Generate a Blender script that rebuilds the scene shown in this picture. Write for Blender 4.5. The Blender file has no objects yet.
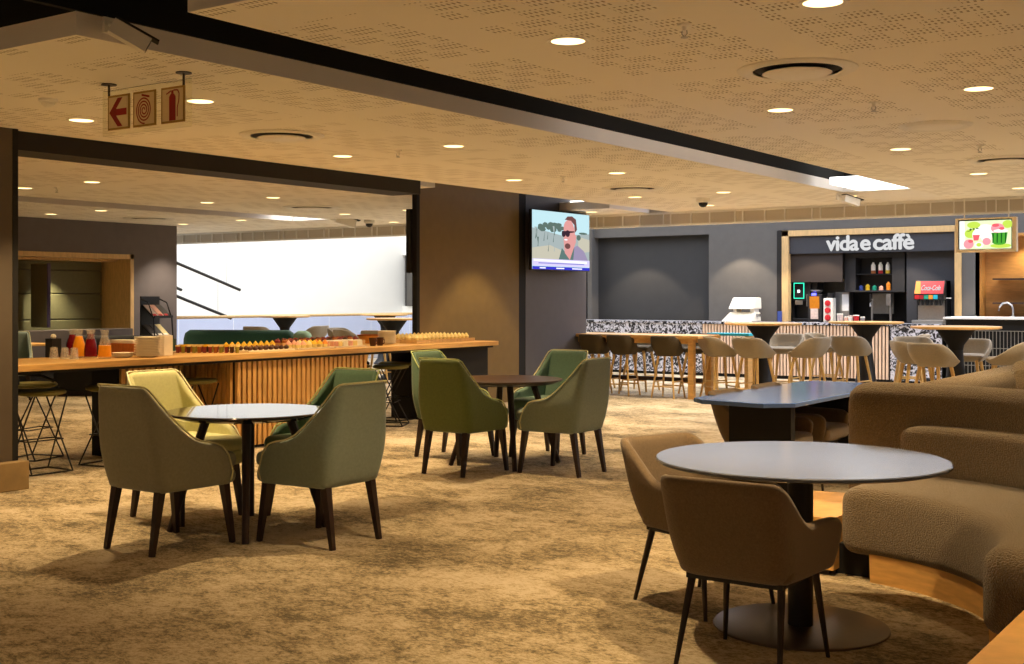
import bpy, bmesh, math, random
from mathutils import Vector, Matrix
random.seed(7)
PI = math.pi
SC = bpy.context.scene
COL = SC.collection

# ------------------------------------------------------------------ helpers
def lin(c):
    return tuple(((v/255)/12.92 if v/255 <= .04045 else ((v/255+.055)/1.055)**2.4) for v in c)

MATS = {}
def mat(name, rgb, rough=.6, metal=0., var=.08, scale=30., bump=0., bscale=None, spec=.5, trans=0., ior=1.45,
        emit=None, estr=0., sheen=0., coat=0., stretch=(1, 1, 1)):
    """principled material whose colour is broken up by noise"""
    m = bpy.data.materials.new(name); m.use_nodes = True
    nt = m.node_tree; b = nt.nodes['Principled BSDF']
    c = lin(rgb)
    b.inputs['Roughness'].default_value = rough
    b.inputs['Metallic'].default_value = metal
    b.inputs['Specular IOR Level'].default_value = spec
    b.inputs['IOR'].default_value = ior
    b.inputs['Transmission Weight'].default_value = trans
    b.inputs['Sheen Weight'].default_value = sheen
    b.inputs['Coat Weight'].default_value = coat
    b.inputs['Coat Roughness'].default_value = .15
    tc = nt.nodes.new('ShaderNodeTexCoord'); mp = nt.nodes.new('ShaderNodeMapping')
    mp.inputs['Scale'].default_value = stretch
    nt.links.new(tc.outputs['Object'], mp.inputs['Vector'])
    n = nt.nodes.new('ShaderNodeTexNoise'); n.inputs['Scale'].default_value = scale; n.inputs['Detail'].default_value = 4
    nt.links.new(mp.outputs[0], n.inputs['Vector'])
    r = nt.nodes.new('ShaderNodeValToRGB')
    r.color_ramp.elements[0].position = .3; r.color_ramp.elements[1].position = .7
    r.color_ramp.elements[0].color = tuple(v*(1-var) for v in c)+(1,)
    r.color_ramp.elements[1].color = tuple(min(1, v*(1+var)) for v in c)+(1,)
    nt.links.new(n.outputs['Fac'], r.inputs[0])
    nt.links.new(r.outputs[0], b.inputs['Base Color'])
    if emit:
        b.inputs['Emission Color'].default_value = lin(emit)+(1,)
        b.inputs['Emission Strength'].default_value = estr
    if bump:
        n2 = nt.nodes.new('ShaderNodeTexNoise'); n2.inputs['Scale'].default_value = bscale or scale*4
        n2.inputs['Detail'].default_value = 3
        nt.links.new(mp.outputs[0], n2.inputs['Vector'])
        bp = nt.nodes.new('ShaderNodeBump'); bp.inputs['Strength'].default_value = bump
        bp.inputs['Distance'].default_value = .02
        nt.links.new(n2.outputs['Fac'], bp.inputs['Height'])
        nt.links.new(bp.outputs[0], b.inputs['Normal'])
    MATS[name] = m
    return m

def glow(name, rgb, s):
    m = bpy.data.materials.new(name); m.use_nodes = True
    nt = m.node_tree; nt.nodes.clear()
    o = nt.nodes.new('ShaderNodeOutputMaterial'); e = nt.nodes.new('ShaderNodeEmission')
    e.inputs[0].default_value = lin(rgb)+(1,); e.inputs[1].default_value = s
    nt.links.new(e.outputs[0], o.inputs[0]); MATS[name] = m
    return m

class MB:
    """collects shapes into one mesh"""
    def __init__(s): s.bm = bmesh.new(); s.mats = []; s.cur = 0
    def m(s, name):
        if name not in s.mats: s.mats.append(name)
        s.cur = s.mats.index(name); return s
    def face(s, vs):
        try:
            f = s.bm.faces.new(vs); f.material_index = s.cur; return f
        except ValueError: return None
    def box(s, x0, x1, y0, y1, z0, z1):
        v = [s.bm.verts.new((x, y, z)) for z in (z0, z1) for y in (y0, y1) for x in (x0, x1)]
        for q in ((0,2,3,1),(4,5,7,6),(0,1,5,4),(2,6,7,3),(0,4,6,2),(1,3,7,5)): s.face([v[i] for i in q])
        return s
    def prism(s, pts, z0, z1):
        a = [s.bm.verts.new((x, y, z0)) for x, y in pts]; b = [s.bm.verts.new((x, y, z1)) for x, y in pts]
        s.face(a[::-1]); s.face(b); n = len(pts)
        for i in range(n): s.face([a[i], a[(i+1) % n], b[(i+1) % n], b[i]])
        return s
    def hexa(s, lo, hi):
        """lo, hi: four corners each (ccw from above)"""
        a = [s.bm.verts.new(p) for p in lo]; b = [s.bm.verts.new(p) for p in hi]
        s.face(a[::-1]); s.face(b)
        for i in range(4): s.face([a[i], a[(i+1) % 4], b[(i+1) % 4], b[i]])
        return s
    def poly(s, pts):
        s.face([s.bm.verts.new(p) for p in pts]); return s
    def lathe(s, prof, cx=0, cy=0, n=32, cap=True):
        rings = []
        for r, z in prof:
            if r < 1e-5: rings.append([s.bm.verts.new((cx, cy, z))])
            else: rings.append([s.bm.verts.new((cx+r*math.cos(2*PI*i/n), cy+r*math.sin(2*PI*i/n), z)) for i in range(n)])
        for a, b in zip(rings, rings[1:]):
            for i in range(n):
                j = (i+1) % n
                if len(a) == 1 and len(b) == 1: continue
                if len(a) == 1: s.face([a[0], b[j], b[i]])
                elif len(b) == 1: s.face([a[i], a[j], b[0]])
                else: s.face([a[i], a[j], b[j], b[i]])
        if cap:
            if len(rings[0]) > 1: s.face(rings[0][::-1])
            if len(rings[-1]) > 1: s.face(rings[-1])
        return s
    def cyl(s, cx, cy, z0, z1, r, r2=None, n=24): return s.lathe([(r, z0), (r if r2 is None else r2, z1)], cx, cy, n)
    def tube(s, pts, r, n=8, r2=None, closed=False):
        pts = [Vector(p) for p in pts]; N = len(pts); rings = []
        for i, p in enumerate(pts):
            if closed: t = pts[(i+1) % N]-pts[i-1]
            else: t = pts[min(i+1, N-1)]-pts[max(i-1, 0)]
            t.normalize(); up = Vector((0, 0, 1)) if abs(t.z) < .9 else Vector((1, 0, 0))
            a = t.cross(up).normalized(); b = t.cross(a).normalized()
            rr = r if r2 is None else r+(r2-r)*i/(N-1)
            rings.append([s.bm.verts.new(p+a*rr*math.cos(2*PI*k/n+PI/4)+b*rr*math.sin(2*PI*k/n+PI/4)) for k in range(n)])
        for i in range(N if closed else N-1):
            A, B = rings[i], rings[(i+1) % N]
            for k in range(n): s.face([A[k], A[(k+1) % n], B[(k+1) % n], B[k]])
        if not closed: s.face(rings[0][::-1]); s.face(rings[-1])
        return s
    def sweep(s, sections):
        """list of closed loops of points -> skin with end caps"""
        L = [[s.bm.verts.new(p) for p in sec] for sec in sections]; n = len(L[0])
        for A, B in zip(L, L[1:]):
            for k in range(n): s.face([A[k], A[(k+1) % n], B[(k+1) % n], B[k]])
        s.face(L[0][::-1]); s.face(L[-1]); return s
    def ball(s, x, y, z, r, n=8, sz=1.):
        return s.lathe([(0 if i in (0, n//2) else r*math.sin(PI*i/(n//2)), z-r*sz*math.cos(PI*i/(n//2))) for i in range(n//2+1)], x, y, n)
    def build(s, name, mats=None, parent=None, smooth=False, bevel=0., seg=2, sub=0, kind=None, angle=40):
        bmesh.ops.recalc_face_normals(s.bm, faces=s.bm.faces)
        me = bpy.data.meshes.new(name); s.bm.to_mesh(me); s.bm.free()
        for n in (s.mats or [mats]): me.materials.append(MATS[n])
        o = bpy.data.objects.new(name, me); COL.objects.link(o)
        if smooth:
            me.polygons.foreach_set('use_smooth', [True]*len(me.polygons))
        if bevel:
            b = o.modifiers.new('bevel', 'BEVEL'); b.width = bevel; b.segments = seg; b.limit_method = 'ANGLE'
            b.angle_limit = math.radians(angle); b.harden_normals = False
        if sub:
            d = o.modifiers.new('sub', 'SUBSURF'); d.levels = sub; d.render_levels = sub
        if smooth and not sub:
            try: me.set_sharp_from_angle(angle=math.radians(38))
            except Exception: pass
        if parent is not None: o.parent = parent
        if kind: o['kind'] = kind
        return o

def tag(o, label, cat, group=None):
    o['label'] = label; o['category'] = cat
    if group: o['group'] = group
    return o
def thing(name, label, cat, loc=(0, 0, 0), rz=0, group=None):
    o = bpy.data.objects.new(name, None); COL.objects.link(o); o.empty_display_size = .1
    o.location = loc; o.rotation_euler = (0, 0, rz)
    return tag(o, label, cat, group)
def dup(root, loc, rz=0, label=None, group=None, mats=None):
    """copy a thing with its parts and sub-parts"""
    def cp(o, parent):
        c = o.copy(); COL.objects.link(c)
        if parent is not None: c.parent = parent
        for ch in [x for x in list(KIDS.get(o.name, []))]: cp(ch, c)
        return c
    KIDS = {}
    for o in COL.objects:
        if o.parent: KIDS.setdefault(o.parent.name, []).append(o)
    r = cp(root, None); r.location = loc; r.rotation_euler = (0, 0, rz)
    if label: r['label'] = label
    if group: r['group'] = group
    return r
def remat(root, part_names, newmat):
    """give the named parts of a thing their own copy of the mesh in another fabric"""
    for o in [c for c in COL.objects if c.parent == root]:
        if o.name.split('.')[0] in part_names:
            o.data = o.data.copy(); o.data.materials[0] = MATS[newmat]
def S(o): o['kind'] = 'structure'; return o
ORD = ['first', 'second', 'third', 'fourth', 'fifth', 'sixth', 'seventh', 'eighth', 'ninth', 'tenth', 'eleventh',
       'twelfth', 'thirteenth', 'fourteenth', 'fifteenth', 'sixteenth', 'seventeenth', 'eighteenth', 'nineteenth', 'twentieth']

# ------------------------------------------------------------------ materials
mat('plaster', (248, 244, 238), .85, var=.02, scale=4)
mat('slab_edge', (232, 226, 222), .8, var=.02, scale=4)
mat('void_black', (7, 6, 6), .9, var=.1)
mat('slot_mauve', (120, 104, 100), .9, var=.05)
mat('grille_mesh', (208, 200, 188), .7, var=.1, scale=200)
mat('white_paint', (240, 238, 234), .7, var=.02)
mat('white_metal', (242, 238, 230), .45, var=.02)
mat('wall_grey', (94, 90, 85), .75, var=.05, scale=6, bump=.02)
mat('wall_recess', (54, 53, 52), .7, var=.05, scale=6)
mat('clad_brown', (118, 96, 54), .62, var=.05, scale=8)
mat('clad_column', (90, 78, 64), .6, var=.05, scale=8)
mat('clad_dark', (88, 86, 90), .6, var=.04, scale=8)
mat('beam_dark', (26, 22, 19), .7, var=.08)
mat('niche_dark', (104, 96, 96), .7, var=.05, scale=6)
mat('atrium_white', (246, 245, 240), .8, var=.01, scale=2)
mat('wood_counter', (208, 162, 96), .42, var=.16, scale=9, stretch=(6, .5, 6))
mat('wood_slat', (214, 164, 94), .5, var=.2, scale=7, stretch=(3, 3, .6))
mat('wood_slat_pale', (226, 196, 170), .5, var=.15, scale=7, stretch=(3, 3, .6))
mat('wood_light', (212, 162, 92), .45, var=.14, scale=8, stretch=(1, 1, 5))
mat('wood_frame', (208, 172, 118), .5, var=.12, scale=8, stretch=(4, 4, .8))
mat('wood_shelf', (196, 140, 74), .5, var=.12, scale=8, stretch=(.8, 4, 4))
mat('wood_leg', (210, 168, 98), .5, var=.12, scale=14, stretch=(3, 3, .6))
mat('wood_dark', (46, 28, 22), .45, var=.2, scale=14, stretch=(3, 3, .6))
mat('table_dark', (62, 54, 50), .06, var=.06, scale=12)
mat('table_brown', (66, 46, 32), .3, var=.1, scale=12)
mat('table_grey', (92, 98, 112), .15, var=.03, scale=12, spec=.6)
mat('table_blue', (90, 120, 190), .14, var=.1, scale=7, spec=.6)
mat('black_metal', (22, 20, 20), .45, var=.08)
mat('black_matte', (20, 18, 18), .8, var=.08)
mat('bronze_metal', (58, 48, 42), .42, metal=.5, var=.06)
mat('plate_bronze', (96, 84, 72), .38, metal=.6, var=.05)
mat('fabric_sage', (144, 144, 128), .9, var=.07, scale=60, bump=.15, bscale=400, sheen=.25)
mat('fabric_pale', (200, 196, 142), .9, var=.05, scale=60, bump=.12, bscale=400, sheen=.25)
mat('fabric_green', (74, 100, 76), .9, var=.08, scale=60, bump=.15, bscale=400, sheen=.25)
mat('fabric_moss', (98, 112, 62), .9, var=.08, scale=60, bump=.15, bscale=400, sheen=.25)
mat('fabric_teal', (96, 126, 110), .9, var=.07, scale=60, bump=.15, bscale=400, sheen=.25)
mat('fabric_mint', (130, 144, 134), .9, var=.07, scale=60, bump=.15, bscale=400, sheen=.25)
mat('lit_piping_sage', (206, 204, 160), .85, var=.05, scale=80)  # piping tones paler than the fabrics, painting the lit edge of the chair rims
mat('lit_piping_green', (176, 184, 120), .85, var=.05, scale=80)
mat('lit_piping_pale', (214, 208, 170), .85, var=.05, scale=80)
mat('fabric_taupe', (112, 92, 68), .95, var=.18, scale=120, bump=.35, bscale=300, sheen=.3)
mat('boucle', (116, 96, 67), .97, var=.3, scale=110, bump=1., bscale=150, sheen=.3)
mat('stool_taupe', (150, 134, 108), .9, var=.08, scale=60, bump=.15, bscale=300, sheen=.2)
mat('stool_brown', (74, 62, 40), .85, var=.1, scale=60)
mat('stool_olive', (120, 112, 56), .8, var=.1, scale=60)
mat('bench_teal', (34, 78, 72), .9, var=.1, scale=60, sheen=.2)
mat('bench_mint', (130, 160, 142), .9, var=.1, scale=60)
mat('padded_green', (112, 110, 84), .75, var=.06, scale=20)
mat('purple_edge', (78, 66, 100), .7, var=.05)
mat('oak_pale', (240, 220, 186), .5, var=.06, scale=8)
mat('oak_skirting', (150, 124, 84), .5, var=.12, scale=8)
mat('stone_black', (26, 26, 30), .4, var=.1)
mat('steel', (176, 174, 172), .32, metal=.9, var=.06)
mat('steel_dull', (150, 146, 138), .45, metal=.6, var=.06)
mat('china', (244, 232, 206), .35, var=.02)
mat('card_white', (246, 238, 220), .7, var=.02)
mat('juice_red', (112, 12, 22), .25, var=.1, spec=.4)
mat('juice_orange', (244, 156, 30), .35, var=.06, spec=.4)
mat('sign_red', (150, 26, 22), .6, var=.03)
mat('sign_cream', (226, 206, 160), .6, var=.02)
mat('sign_rim', (168, 134, 62), .5, var=.03)
mat('turquoise', (40, 178, 196), .5, var=.05)
mat('amber', (196, 120, 30), .3, var=.1)
mat('red', (200, 36, 40), .45, var=.05)
mat('red_dark', (160, 26, 40), .45, var=.05)
mat('green_leaf', (60, 130, 66), .6, var=.1)
mat('green_dark', (46, 76, 56), .5, var=.08)
mat('yellow', (236, 190, 40), .5, var=.08)
mat('orange', (232, 140, 40), .5, var=.08)
mat('pink', (236, 176, 150), .6, var=.08)
mat('cream', (244, 220, 150), .6, var=.08)
mat('choc', (72, 36, 18), .5, var=.15)
mat('pastry', (168, 96, 40), .6, var=.2)
mat('berry', (130, 50, 50), .5, var=.15)
mat('olive_food', (150, 140, 50), .5, var=.15)
mat('straw', (214, 160, 80), .6, var=.15)
mat('shutter', (52, 42, 36), .6, var=.05)
mat('cab_black', (40, 38, 38), .55, var=.05)
mat('panel_grey', (58, 58, 62), .6, var=.05)
mat('blue_item', (60, 80, 150), .5, var=.05)
mat('green_item', (30, 150, 120), .5, var=.05)
mat('paper_dark', (60, 54, 50), .5, var=.3, scale=30)
mat('paper_pale', (214, 190, 176), .5, var=.12, scale=30)
def thin(name, tint, refl, rough=.03):
    m = bpy.data.materials.new(name); m.use_nodes = True; nt = m.node_tree; nt.nodes.clear(); N = nt.nodes.new; L = nt.links.new
    o = N('ShaderNodeOutputMaterial'); t = N('ShaderNodeBsdfTransparent'); g = N('ShaderNodeBsdfGlossy'); x = N('ShaderNodeMixShader'); w = N('ShaderNodeLayerWeight')
    n = N('ShaderNodeTexNoise'); n.inputs['Scale'].default_value = 6; r = N('ShaderNodeValToRGB')
    r.color_ramp.elements[0].color = tuple(v*.97 for v in lin(tint))+(1,); r.color_ramp.elements[1].color = lin(tint)+(1,)
    L(n.outputs['Fac'], r.inputs[0]); L(r.outputs[0], t.inputs[0]); g.inputs['Roughness'].default_value = rough
    w.inputs[0].default_value = refl; L(w.outputs['Fresnel'], x.inputs[0]); L(t.outputs[0], x.inputs[1]); L(g.outputs[0], x.inputs[2]); L(x.outputs[0], o.inputs[0])
    MATS[name] = m
def frosted(name, rgb, f):
    m = bpy.data.materials.new(name); m.use_nodes = True; nt = m.node_tree; nt.nodes.clear(); N = nt.nodes.new; L = nt.links.new
    o = N('ShaderNodeOutputMaterial'); t = N('ShaderNodeBsdfTransparent'); d = N('ShaderNodeBsdfDiffuse'); g = N('ShaderNodeBsdfGlossy'); x = N('ShaderNodeMixShader'); y = N('ShaderNodeMixShader')
    n = N('ShaderNodeTexNoise'); n.inputs['Scale'].default_value = 40; r = N('ShaderNodeMapRange'); r.inputs[3].default_value = f*.7; r.inputs[4].default_value = f*1.3
    L(n.outputs['Fac'], r.inputs[0]); d.inputs[0].default_value = lin(rgb)+(1,); g.inputs['Roughness'].default_value = .1; y.inputs[0].default_value = .3
    L(r.outputs[0], x.inputs[0]); L(t.outputs[0], x.inputs[1]); L(d.outputs[0], y.inputs[1]); L(g.outputs[0], y.inputs[2]); L(y.outputs[0], x.inputs[2]); L(x.outputs[0], o.inputs[0])
    MATS[name] = m
frosted('cut_glass', (246, 240, 226), .28)
thin('glass', (246, 246, 240), .35); thin('acrylic', (250, 250, 244), .12); thin('glass_blue', (226, 232, 250), .02)
glow('lamp_warm', (255, 216, 146), 1.7)
glow('lamp_soft', (255, 224, 176), 10)
glow('sky_panel', (252, 250, 246), 2.2)
glow('sky_panel2', (224, 234, 255), 1.5)
for n, c, k in [('tv_sky', (186, 220, 228), .5), ('tv_haze', (160, 172, 172), .5), ('tv_ground', (190, 186, 168), .5), ('tv_tree', (96, 116, 108), .45),
                ('tv_skin', (214, 150, 146), .5), ('tv_hair', (110, 72, 70), .5), ('tv_dark', (58, 40, 50), .5), ('tv_shirt', (92, 116, 112), .5),
                ('tv_wrap', (150, 138, 168), .5), ('tv_band', (208, 200, 236), .5), ('tv_blue', (56, 56, 190), .5), ('tv_white', (248, 248, 255), .5),
                ('tv_mid', (120, 120, 200), .5),
                ('mn_bg', (222, 236, 186), .55), ('mn_white', (244, 246, 236), .55), ('mn_lime', (186, 214, 80), .55), ('mn_green', (74, 160, 50), .55),
                ('mn_dark', (28, 92, 30), .55), ('mn_pink', (240, 150, 158), .55), ('mn_rose', (236, 96, 104), .55), ('mn_ink', (60, 90, 40), .55),
                ('scr_white', (220, 240, 236), 1.4), ('scr_green', (40, 190, 150), 1.2), ('led_blue', (90, 90, 255), 2.), ('letter', (228, 228, 228), .4)]:
    glow(n, c, k)

def mat_carpet():
    m = bpy.data.materials.new('carpet'); m.use_nodes = True; nt = m.node_tree; b = nt.nodes['Principled BSDF']
    b.inputs['Roughness'].default_value = .95; b.inputs['Specular IOR Level'].default_value = .15; b.inputs['Sheen Weight'].default_value = .15
    N = nt.nodes.new; L = nt.links.new
    tc = N('ShaderNodeTexCoord')
    def noise(sc, det, dist, stretch, rough=.6):
        mp = N('ShaderNodeMapping'); mp.inputs['Scale'].default_value = stretch; mp.inputs['Rotation'].default_value = (0, 0, .6)
        L(tc.outputs['Object'], mp.inputs[0]); n = N('ShaderNodeTexNoise'); n.inputs['Scale'].default_value = sc
        n.inputs['Detail'].default_value = det; n.inputs['Distortion'].default_value = dist; n.inputs['Roughness'].default_value = rough
        L(mp.outputs[0], n.inputs['Vector']); return n.outputs['Fac']
    a = noise(1.3, 4, .4, (1, 1.3, 1), .6); c = noise(8.5, 9, .5, (1, 1.35, 1), .82); d = noise(34, 6, .2, (1, 1.5, 1), .85)
    def mix(x, y, f):
        q = N('ShaderNodeMix'); q.data_type = 'FLOAT'; q.inputs[0].default_value = f; L(x, q.inputs[2]); L(y, q.inputs[3]); return q.outputs[0]
    f = mix(mix(a, c, .58), d, .38)
    r = N('ShaderNodeValToRGB'); e = r.color_ramp.elements
    e[0].position = .43; e[0].color = lin((84, 72, 52))+(1,)
    e[1].position = .565; e[1].color = lin((204, 188, 162))+(1,)
    x = r.color_ramp.elements.new(.47); x.color = lin((132, 116, 86))+(1,)
    x = r.color_ramp.elements.new(.505); x.color = lin((180, 160, 126))+(1,)
    L(f, r.inputs[0]); L(r.outputs[0], b.inputs['Base Color'])
    bp = N('ShaderNodeBump'); bp.inputs['Strength'].default_value = .5; bp.inputs['Distance'].default_value = .01; L(d, bp.inputs['Height'])
    L(bp.outputs[0], b.inputs['Normal']); MATS['carpet'] = m
mat_carpet()

def mat_perf():
    """white acoustic board punched with groups of small slots"""
    m = bpy.data.materials.new('perforated_board'); m.use_nodes = True; nt = m.node_tree; b = nt.nodes['Principled BSDF']
    b.inputs['Roughness'].default_value = .85; b.inputs['Specular IOR Level'].default_value = .2
    N = nt.nodes.new; L = nt.links.new
    tc = N('ShaderNodeTexCoord'); sp = N('ShaderNodeSeparateXYZ'); L(tc.outputs['Object'], sp.inputs[0])
    def mth(op, a, bb=None, cc=None):
        n = N('ShaderNodeMath'); n.operation = op
        for i, v in enumerate((a, bb, cc)):
            if v is None: continue
            if isinstance(v, (int, float)): n.inputs[i].default_value = v
            else: L(v, n.inputs[i])
        return n.outputs[0]
    X, Y = sp.outputs[0], sp.outputs[1]
    cx, cy = .26, .17                                   # one block of slots
    row = mth('FLOOR', mth('DIVIDE', Y, cy))
    xs = mth('ADD', mth('DIVIDE', X, cx), mth('MULTIPLY', mth('MODULO', row, 2), .5))
    fx = mth('FRACT', xs); fy = mth('FRACT', mth('DIVIDE', Y, cy))
    inx = mth('MULTIPLY', mth('GREATER_THAN', fx, .14), mth('LESS_THAN', fx, .86))
    iny = mth('MULTIPLY', mth('GREATER_THAN', fy, .1), mth('LESS_THAN', fy, .9))
    sx = mth('LESS_THAN', mth('FRACT', mth('MULTIPLY', xs, 9)), .40)
    sy = mth('LESS_THAN', mth('FRACT', mth('MULTIPLY', mth('DIVIDE', Y, cy), 3)), .52)
    hole = mth('MULTIPLY', mth('MULTIPLY', inx, iny), mth('MULTIPLY', sx, sy))
    # plain margins between the boards, and random blocks left plain
    bx = mth('FRACT', mth('DIVIDE', mth('ADD', X, 20.35), 1.2)); by = mth('FRACT', mth('DIVIDE', mth('ADD', Y, 20.1), 2.4))
    brd = mth('MULTIPLY', mth('MULTIPLY', mth('GREATER_THAN', bx, .12), mth('LESS_THAN', bx, .9)), mth('MULTIPLY', mth('GREATER_THAN', by, .06), mth('LESS_THAN', by, .94)))
    cv = N('ShaderNodeCombineXYZ'); L(mth('FLOOR', xs), cv.inputs[0]); L(row, cv.inputs[1])
    wn = N('ShaderNodeTexWhiteNoise'); wn.noise_dimensions = '2D'; L(cv.outputs[0], wn.inputs['Vector'])
    hole = mth('MULTIPLY', mth('MULTIPLY', hole, brd), mth('GREATER_THAN', wn.outputs['Value'], .18))
    mx = N('ShaderNodeMix'); mx.data_type = 'RGBA'; L(hole, mx.inputs[0])
    mx.inputs[6].default_value = lin((250, 245, 236))+(1,); mx.inputs[7].default_value = lin((164, 152, 136))+(1,)
    L(mx.outputs[2], b.inputs['Base Color']); MATS['perforated'] = m
mat_perf()

def mat_stone():
    m = bpy.data.materials.new('terrazzo'); m.use_nodes = True; nt = m.node_tree; b = nt.nodes['Principled BSDF']
    b.inputs['Roughness'].default_value = .35
    N = nt.nodes.new; L = nt.links.new; tc = N('ShaderNodeTexCoord')
    n = N('ShaderNodeTexNoise'); n.inputs['Scale'].default_value = 11; n.inputs['Detail'].default_value = 5; n.inputs['Distortion'].default_value = 2.2
    L(tc.outputs['Object'], n.inputs['Vector']); r = N('ShaderNodeValToRGB'); e = r.color_ramp.elements
    e[0].position = .47; e[0].color = lin((26, 26, 30))+(1,); e[1].position = .56; e[1].color = lin((206, 206, 216))+(1,)
    L(n.outputs['Fac'], r.inputs[0]); L(r.outputs[0], b.inputs['Base Color']); MATS['stone'] = m
mat_stone()

# ------------------------------------------------------------------ the room (X across, Y along the serving counter, Z up)
CZ = 2.72
S(MB().box(-26, 7, -5, 27, -.12, 0).build('floor', 'carpet'))
def slab(name, x0, x1, y0, y1, z0=CZ, z1=2.835):
    b = MB().m('perforated').box(x0, x1, y0, y1, z0, z1)
    b.m('slab_edge')
    o = b.build(name)
    for f in o.data.polygons:
        if abs(f.normal.z) < .5: f.material_index = 1
    return S(o)
slab('ceiling', -4.27, 7, 3.6, 16.2)
slab('ceiling', -8.4, -5.08, 3.6, 16.2)
slab('ceiling', -13.76, -9.7, -5, 16.2)
slab('ceiling', -9.7, -8.75, -5, 11.0)
slab('ceiling', -9.7, -8.75, 15.0, 16.2)
slab('ceiling', -20, -14.57, -5, 16.2)
slab('ceiling', -4.27, 7, -5, 2.8)
slab('ceiling', -8.4, -5.08, -5, 2.8)
S(MB().m('plaster').box(-5.08, -4.27, 14.3, 16.2, CZ, 2.835).box(-14.57, -13.76, 14.5, 16.2, CZ, 2.835).build('ceiling'))
S(MB().m('sky_panel2').box(-12.6, 7, 16.32, 21.0, 4.4, 4.5).build('ceiling_skylight'))
S(MB().m('sky_panel2').box(-12.6, 7, 20.96, 20.99, 2.98, 4.4).build('glow_panel_1'))  # hidden glowing panel added above the bulkhead line for the tabletop reflections
S(MB().m('wall_grey').box(-12.6, 7, 21.0, 21.12, CZ, 4.5).build('wall_upper'))
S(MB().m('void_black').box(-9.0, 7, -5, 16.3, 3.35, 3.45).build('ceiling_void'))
S(MB().m('slot_mauve').box(-20, -9.0, -5, 16.3, 3.0, 3.1).build('ceiling_void'))
# black linings of the ceiling slots above the slab edges
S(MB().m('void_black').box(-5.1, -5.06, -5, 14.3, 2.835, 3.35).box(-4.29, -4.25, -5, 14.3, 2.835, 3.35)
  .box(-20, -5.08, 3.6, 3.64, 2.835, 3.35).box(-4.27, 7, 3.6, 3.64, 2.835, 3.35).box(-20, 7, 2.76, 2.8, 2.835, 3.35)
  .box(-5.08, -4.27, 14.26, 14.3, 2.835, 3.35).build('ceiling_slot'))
t = MB().m('sky_panel').box(-4.86, -4.28, 13.25, 14.25, 2.722, 2.80).build('skylight')
tag(t, 'bright white luminous panel closing the far end of the black ceiling slot', 'skylight')
t = MB().m('sky_panel').box(-10.4, -9.0, 15.3, 16.12, 2.86, 2.88).build('skylight')
tag(t, 'white luminous ceiling panel just visible beyond the wall with the television', 'skylight')
t = MB().m('sky_panel').box(-14.5, -13.8, 14.0, 14.5, 2.86, 2.88).build('skylight')
tag(t, 'small white luminous panel beside the far left security camera', 'skylight')
S(MB().m('beam_dark').box(-8.78, -8.38, 5.36, 10.28, 2.575, 2.84).build('trim_1'))
# grille bulkhead that ends the ceiling
b = MB().m('grille_mesh').box(-20, 7, 16.22, 16.28, 2.53, 2.835)
b.m('white_paint').box(-20, 7, 16.17, 16.3, 2.515, 2.54).box(-20, 7, 16.18, 16.3, 2.69, 2.72)
x = -20.
k = 0
while x < 7:
    b.box(x-.007, x+.007, 16.195, 16.25, 2.54, 2.69); x += (.34, .3, .4, .12)[k % 4]; k += 1
S(b.build('trim_2'))
# cafe back wall (pieces around the dark recess, the cafe bay and the timber shelving)
b = MB().m('wall_grey')
for a in [(-13.2, -12.95, 0, CZ), (-12.95, -10.07, 2.64, CZ), (-12.95, -10.07, 0, 1.0), (-10.07, -8.68, 0, CZ), (-8.68, -5.42, 2.67, CZ),
          (-5.42, -5.16, 0, CZ), (-5.16, -3.3, 2.5, CZ), (-5.16, -3.3, 0, 1.05), (-3.3, 7, 0, CZ)]:
    b.box(a[0], a[1], 21., 21.12, a[2], a[3])
S(b.build('wall_back'))
S(MB().m('wall_recess').box(-12.95, -10.07, 21.16, 21.24, .9, 2.7).build('wall_recess'))
S(MB().m('beam_dark').box(-8.7, -8.6, 20.99, 21.1, .97, 2.66).build('trim_3'))
# cafe bay lining
b = MB().m('cab_black').box(-8.6, -5.42, 21.85, 21.95, 0, 2.7).box(-8.68, -8.6, 21.1, 21.95, 0, 2.7).box(-5.42, -5.36, 21.1, 21.95, 0, 2.7).box(-8.68, -5.36, 21.1, 21.95, 2.68, 2.74)
S(b.build('wall_cafe_bay'))
S(MB().m('wood_shelf').box(-5.16, -3.3, 21.55, 21.62, 1.0, 2.55).box(-5.2, -5.16, 21., 21.6, 1.05, 2.52).box(-5.16, -3.3, 21., 21.6, 2.46, 2.5).box(-3.3, -3.26, 21, 21.6, 1.05, 2.5).build('wall_shelf_bay'))
# atrium beyond
S(MB().m('atrium_white').box(-21.6, -21.5, 3, 25.7, 0, 7).box(-21.5, -12.6, 25.6, 25.7, 2.6, 7).box(-21.5, -12.6, 25.6, 25.7, 0, 1.2).build('wall_atrium'))
S(MB().m('wall_grey').box(-21.3, -12.6, 25.55, 25.65, 1.2, 2.6).build('wall_atrium_far'))
S(MB().m('wall_grey').box(-12.7, -12.6, 20.9, 25.7, 0, 5).build('wall_divider'))
# dark wall with the booth recess at the far left
b = MB().m('niche_dark')
for a in [(-5, 10.3, 0, CZ), (10.3, 13.39, 2.18, CZ), (13.39, 14.34, 0, CZ)]:
    b.box(-17.6, -17.3, a[0], a[1], a[2], a[3])
b.box(-18.4, -17.6, 14.2, 14.34, 0, CZ).box(-18.4, -18.2, 5, 14.3, 0, CZ)
S(b.build('wall_left'))
b = MB().m('wood_frame').box(-17.6, -17.27, 10.3, 13.39, 2.1, 2.18).box(-18.1, -17.27, 13.32, 13.39, .0, 2.18).box(-18.1, -17.27, 10.3, 10.36, 0, 2.18).box(-18.1, -17.6, 10.3, 13.39, 2.06, 2.1)
S(b.build('trim_4'))
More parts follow.
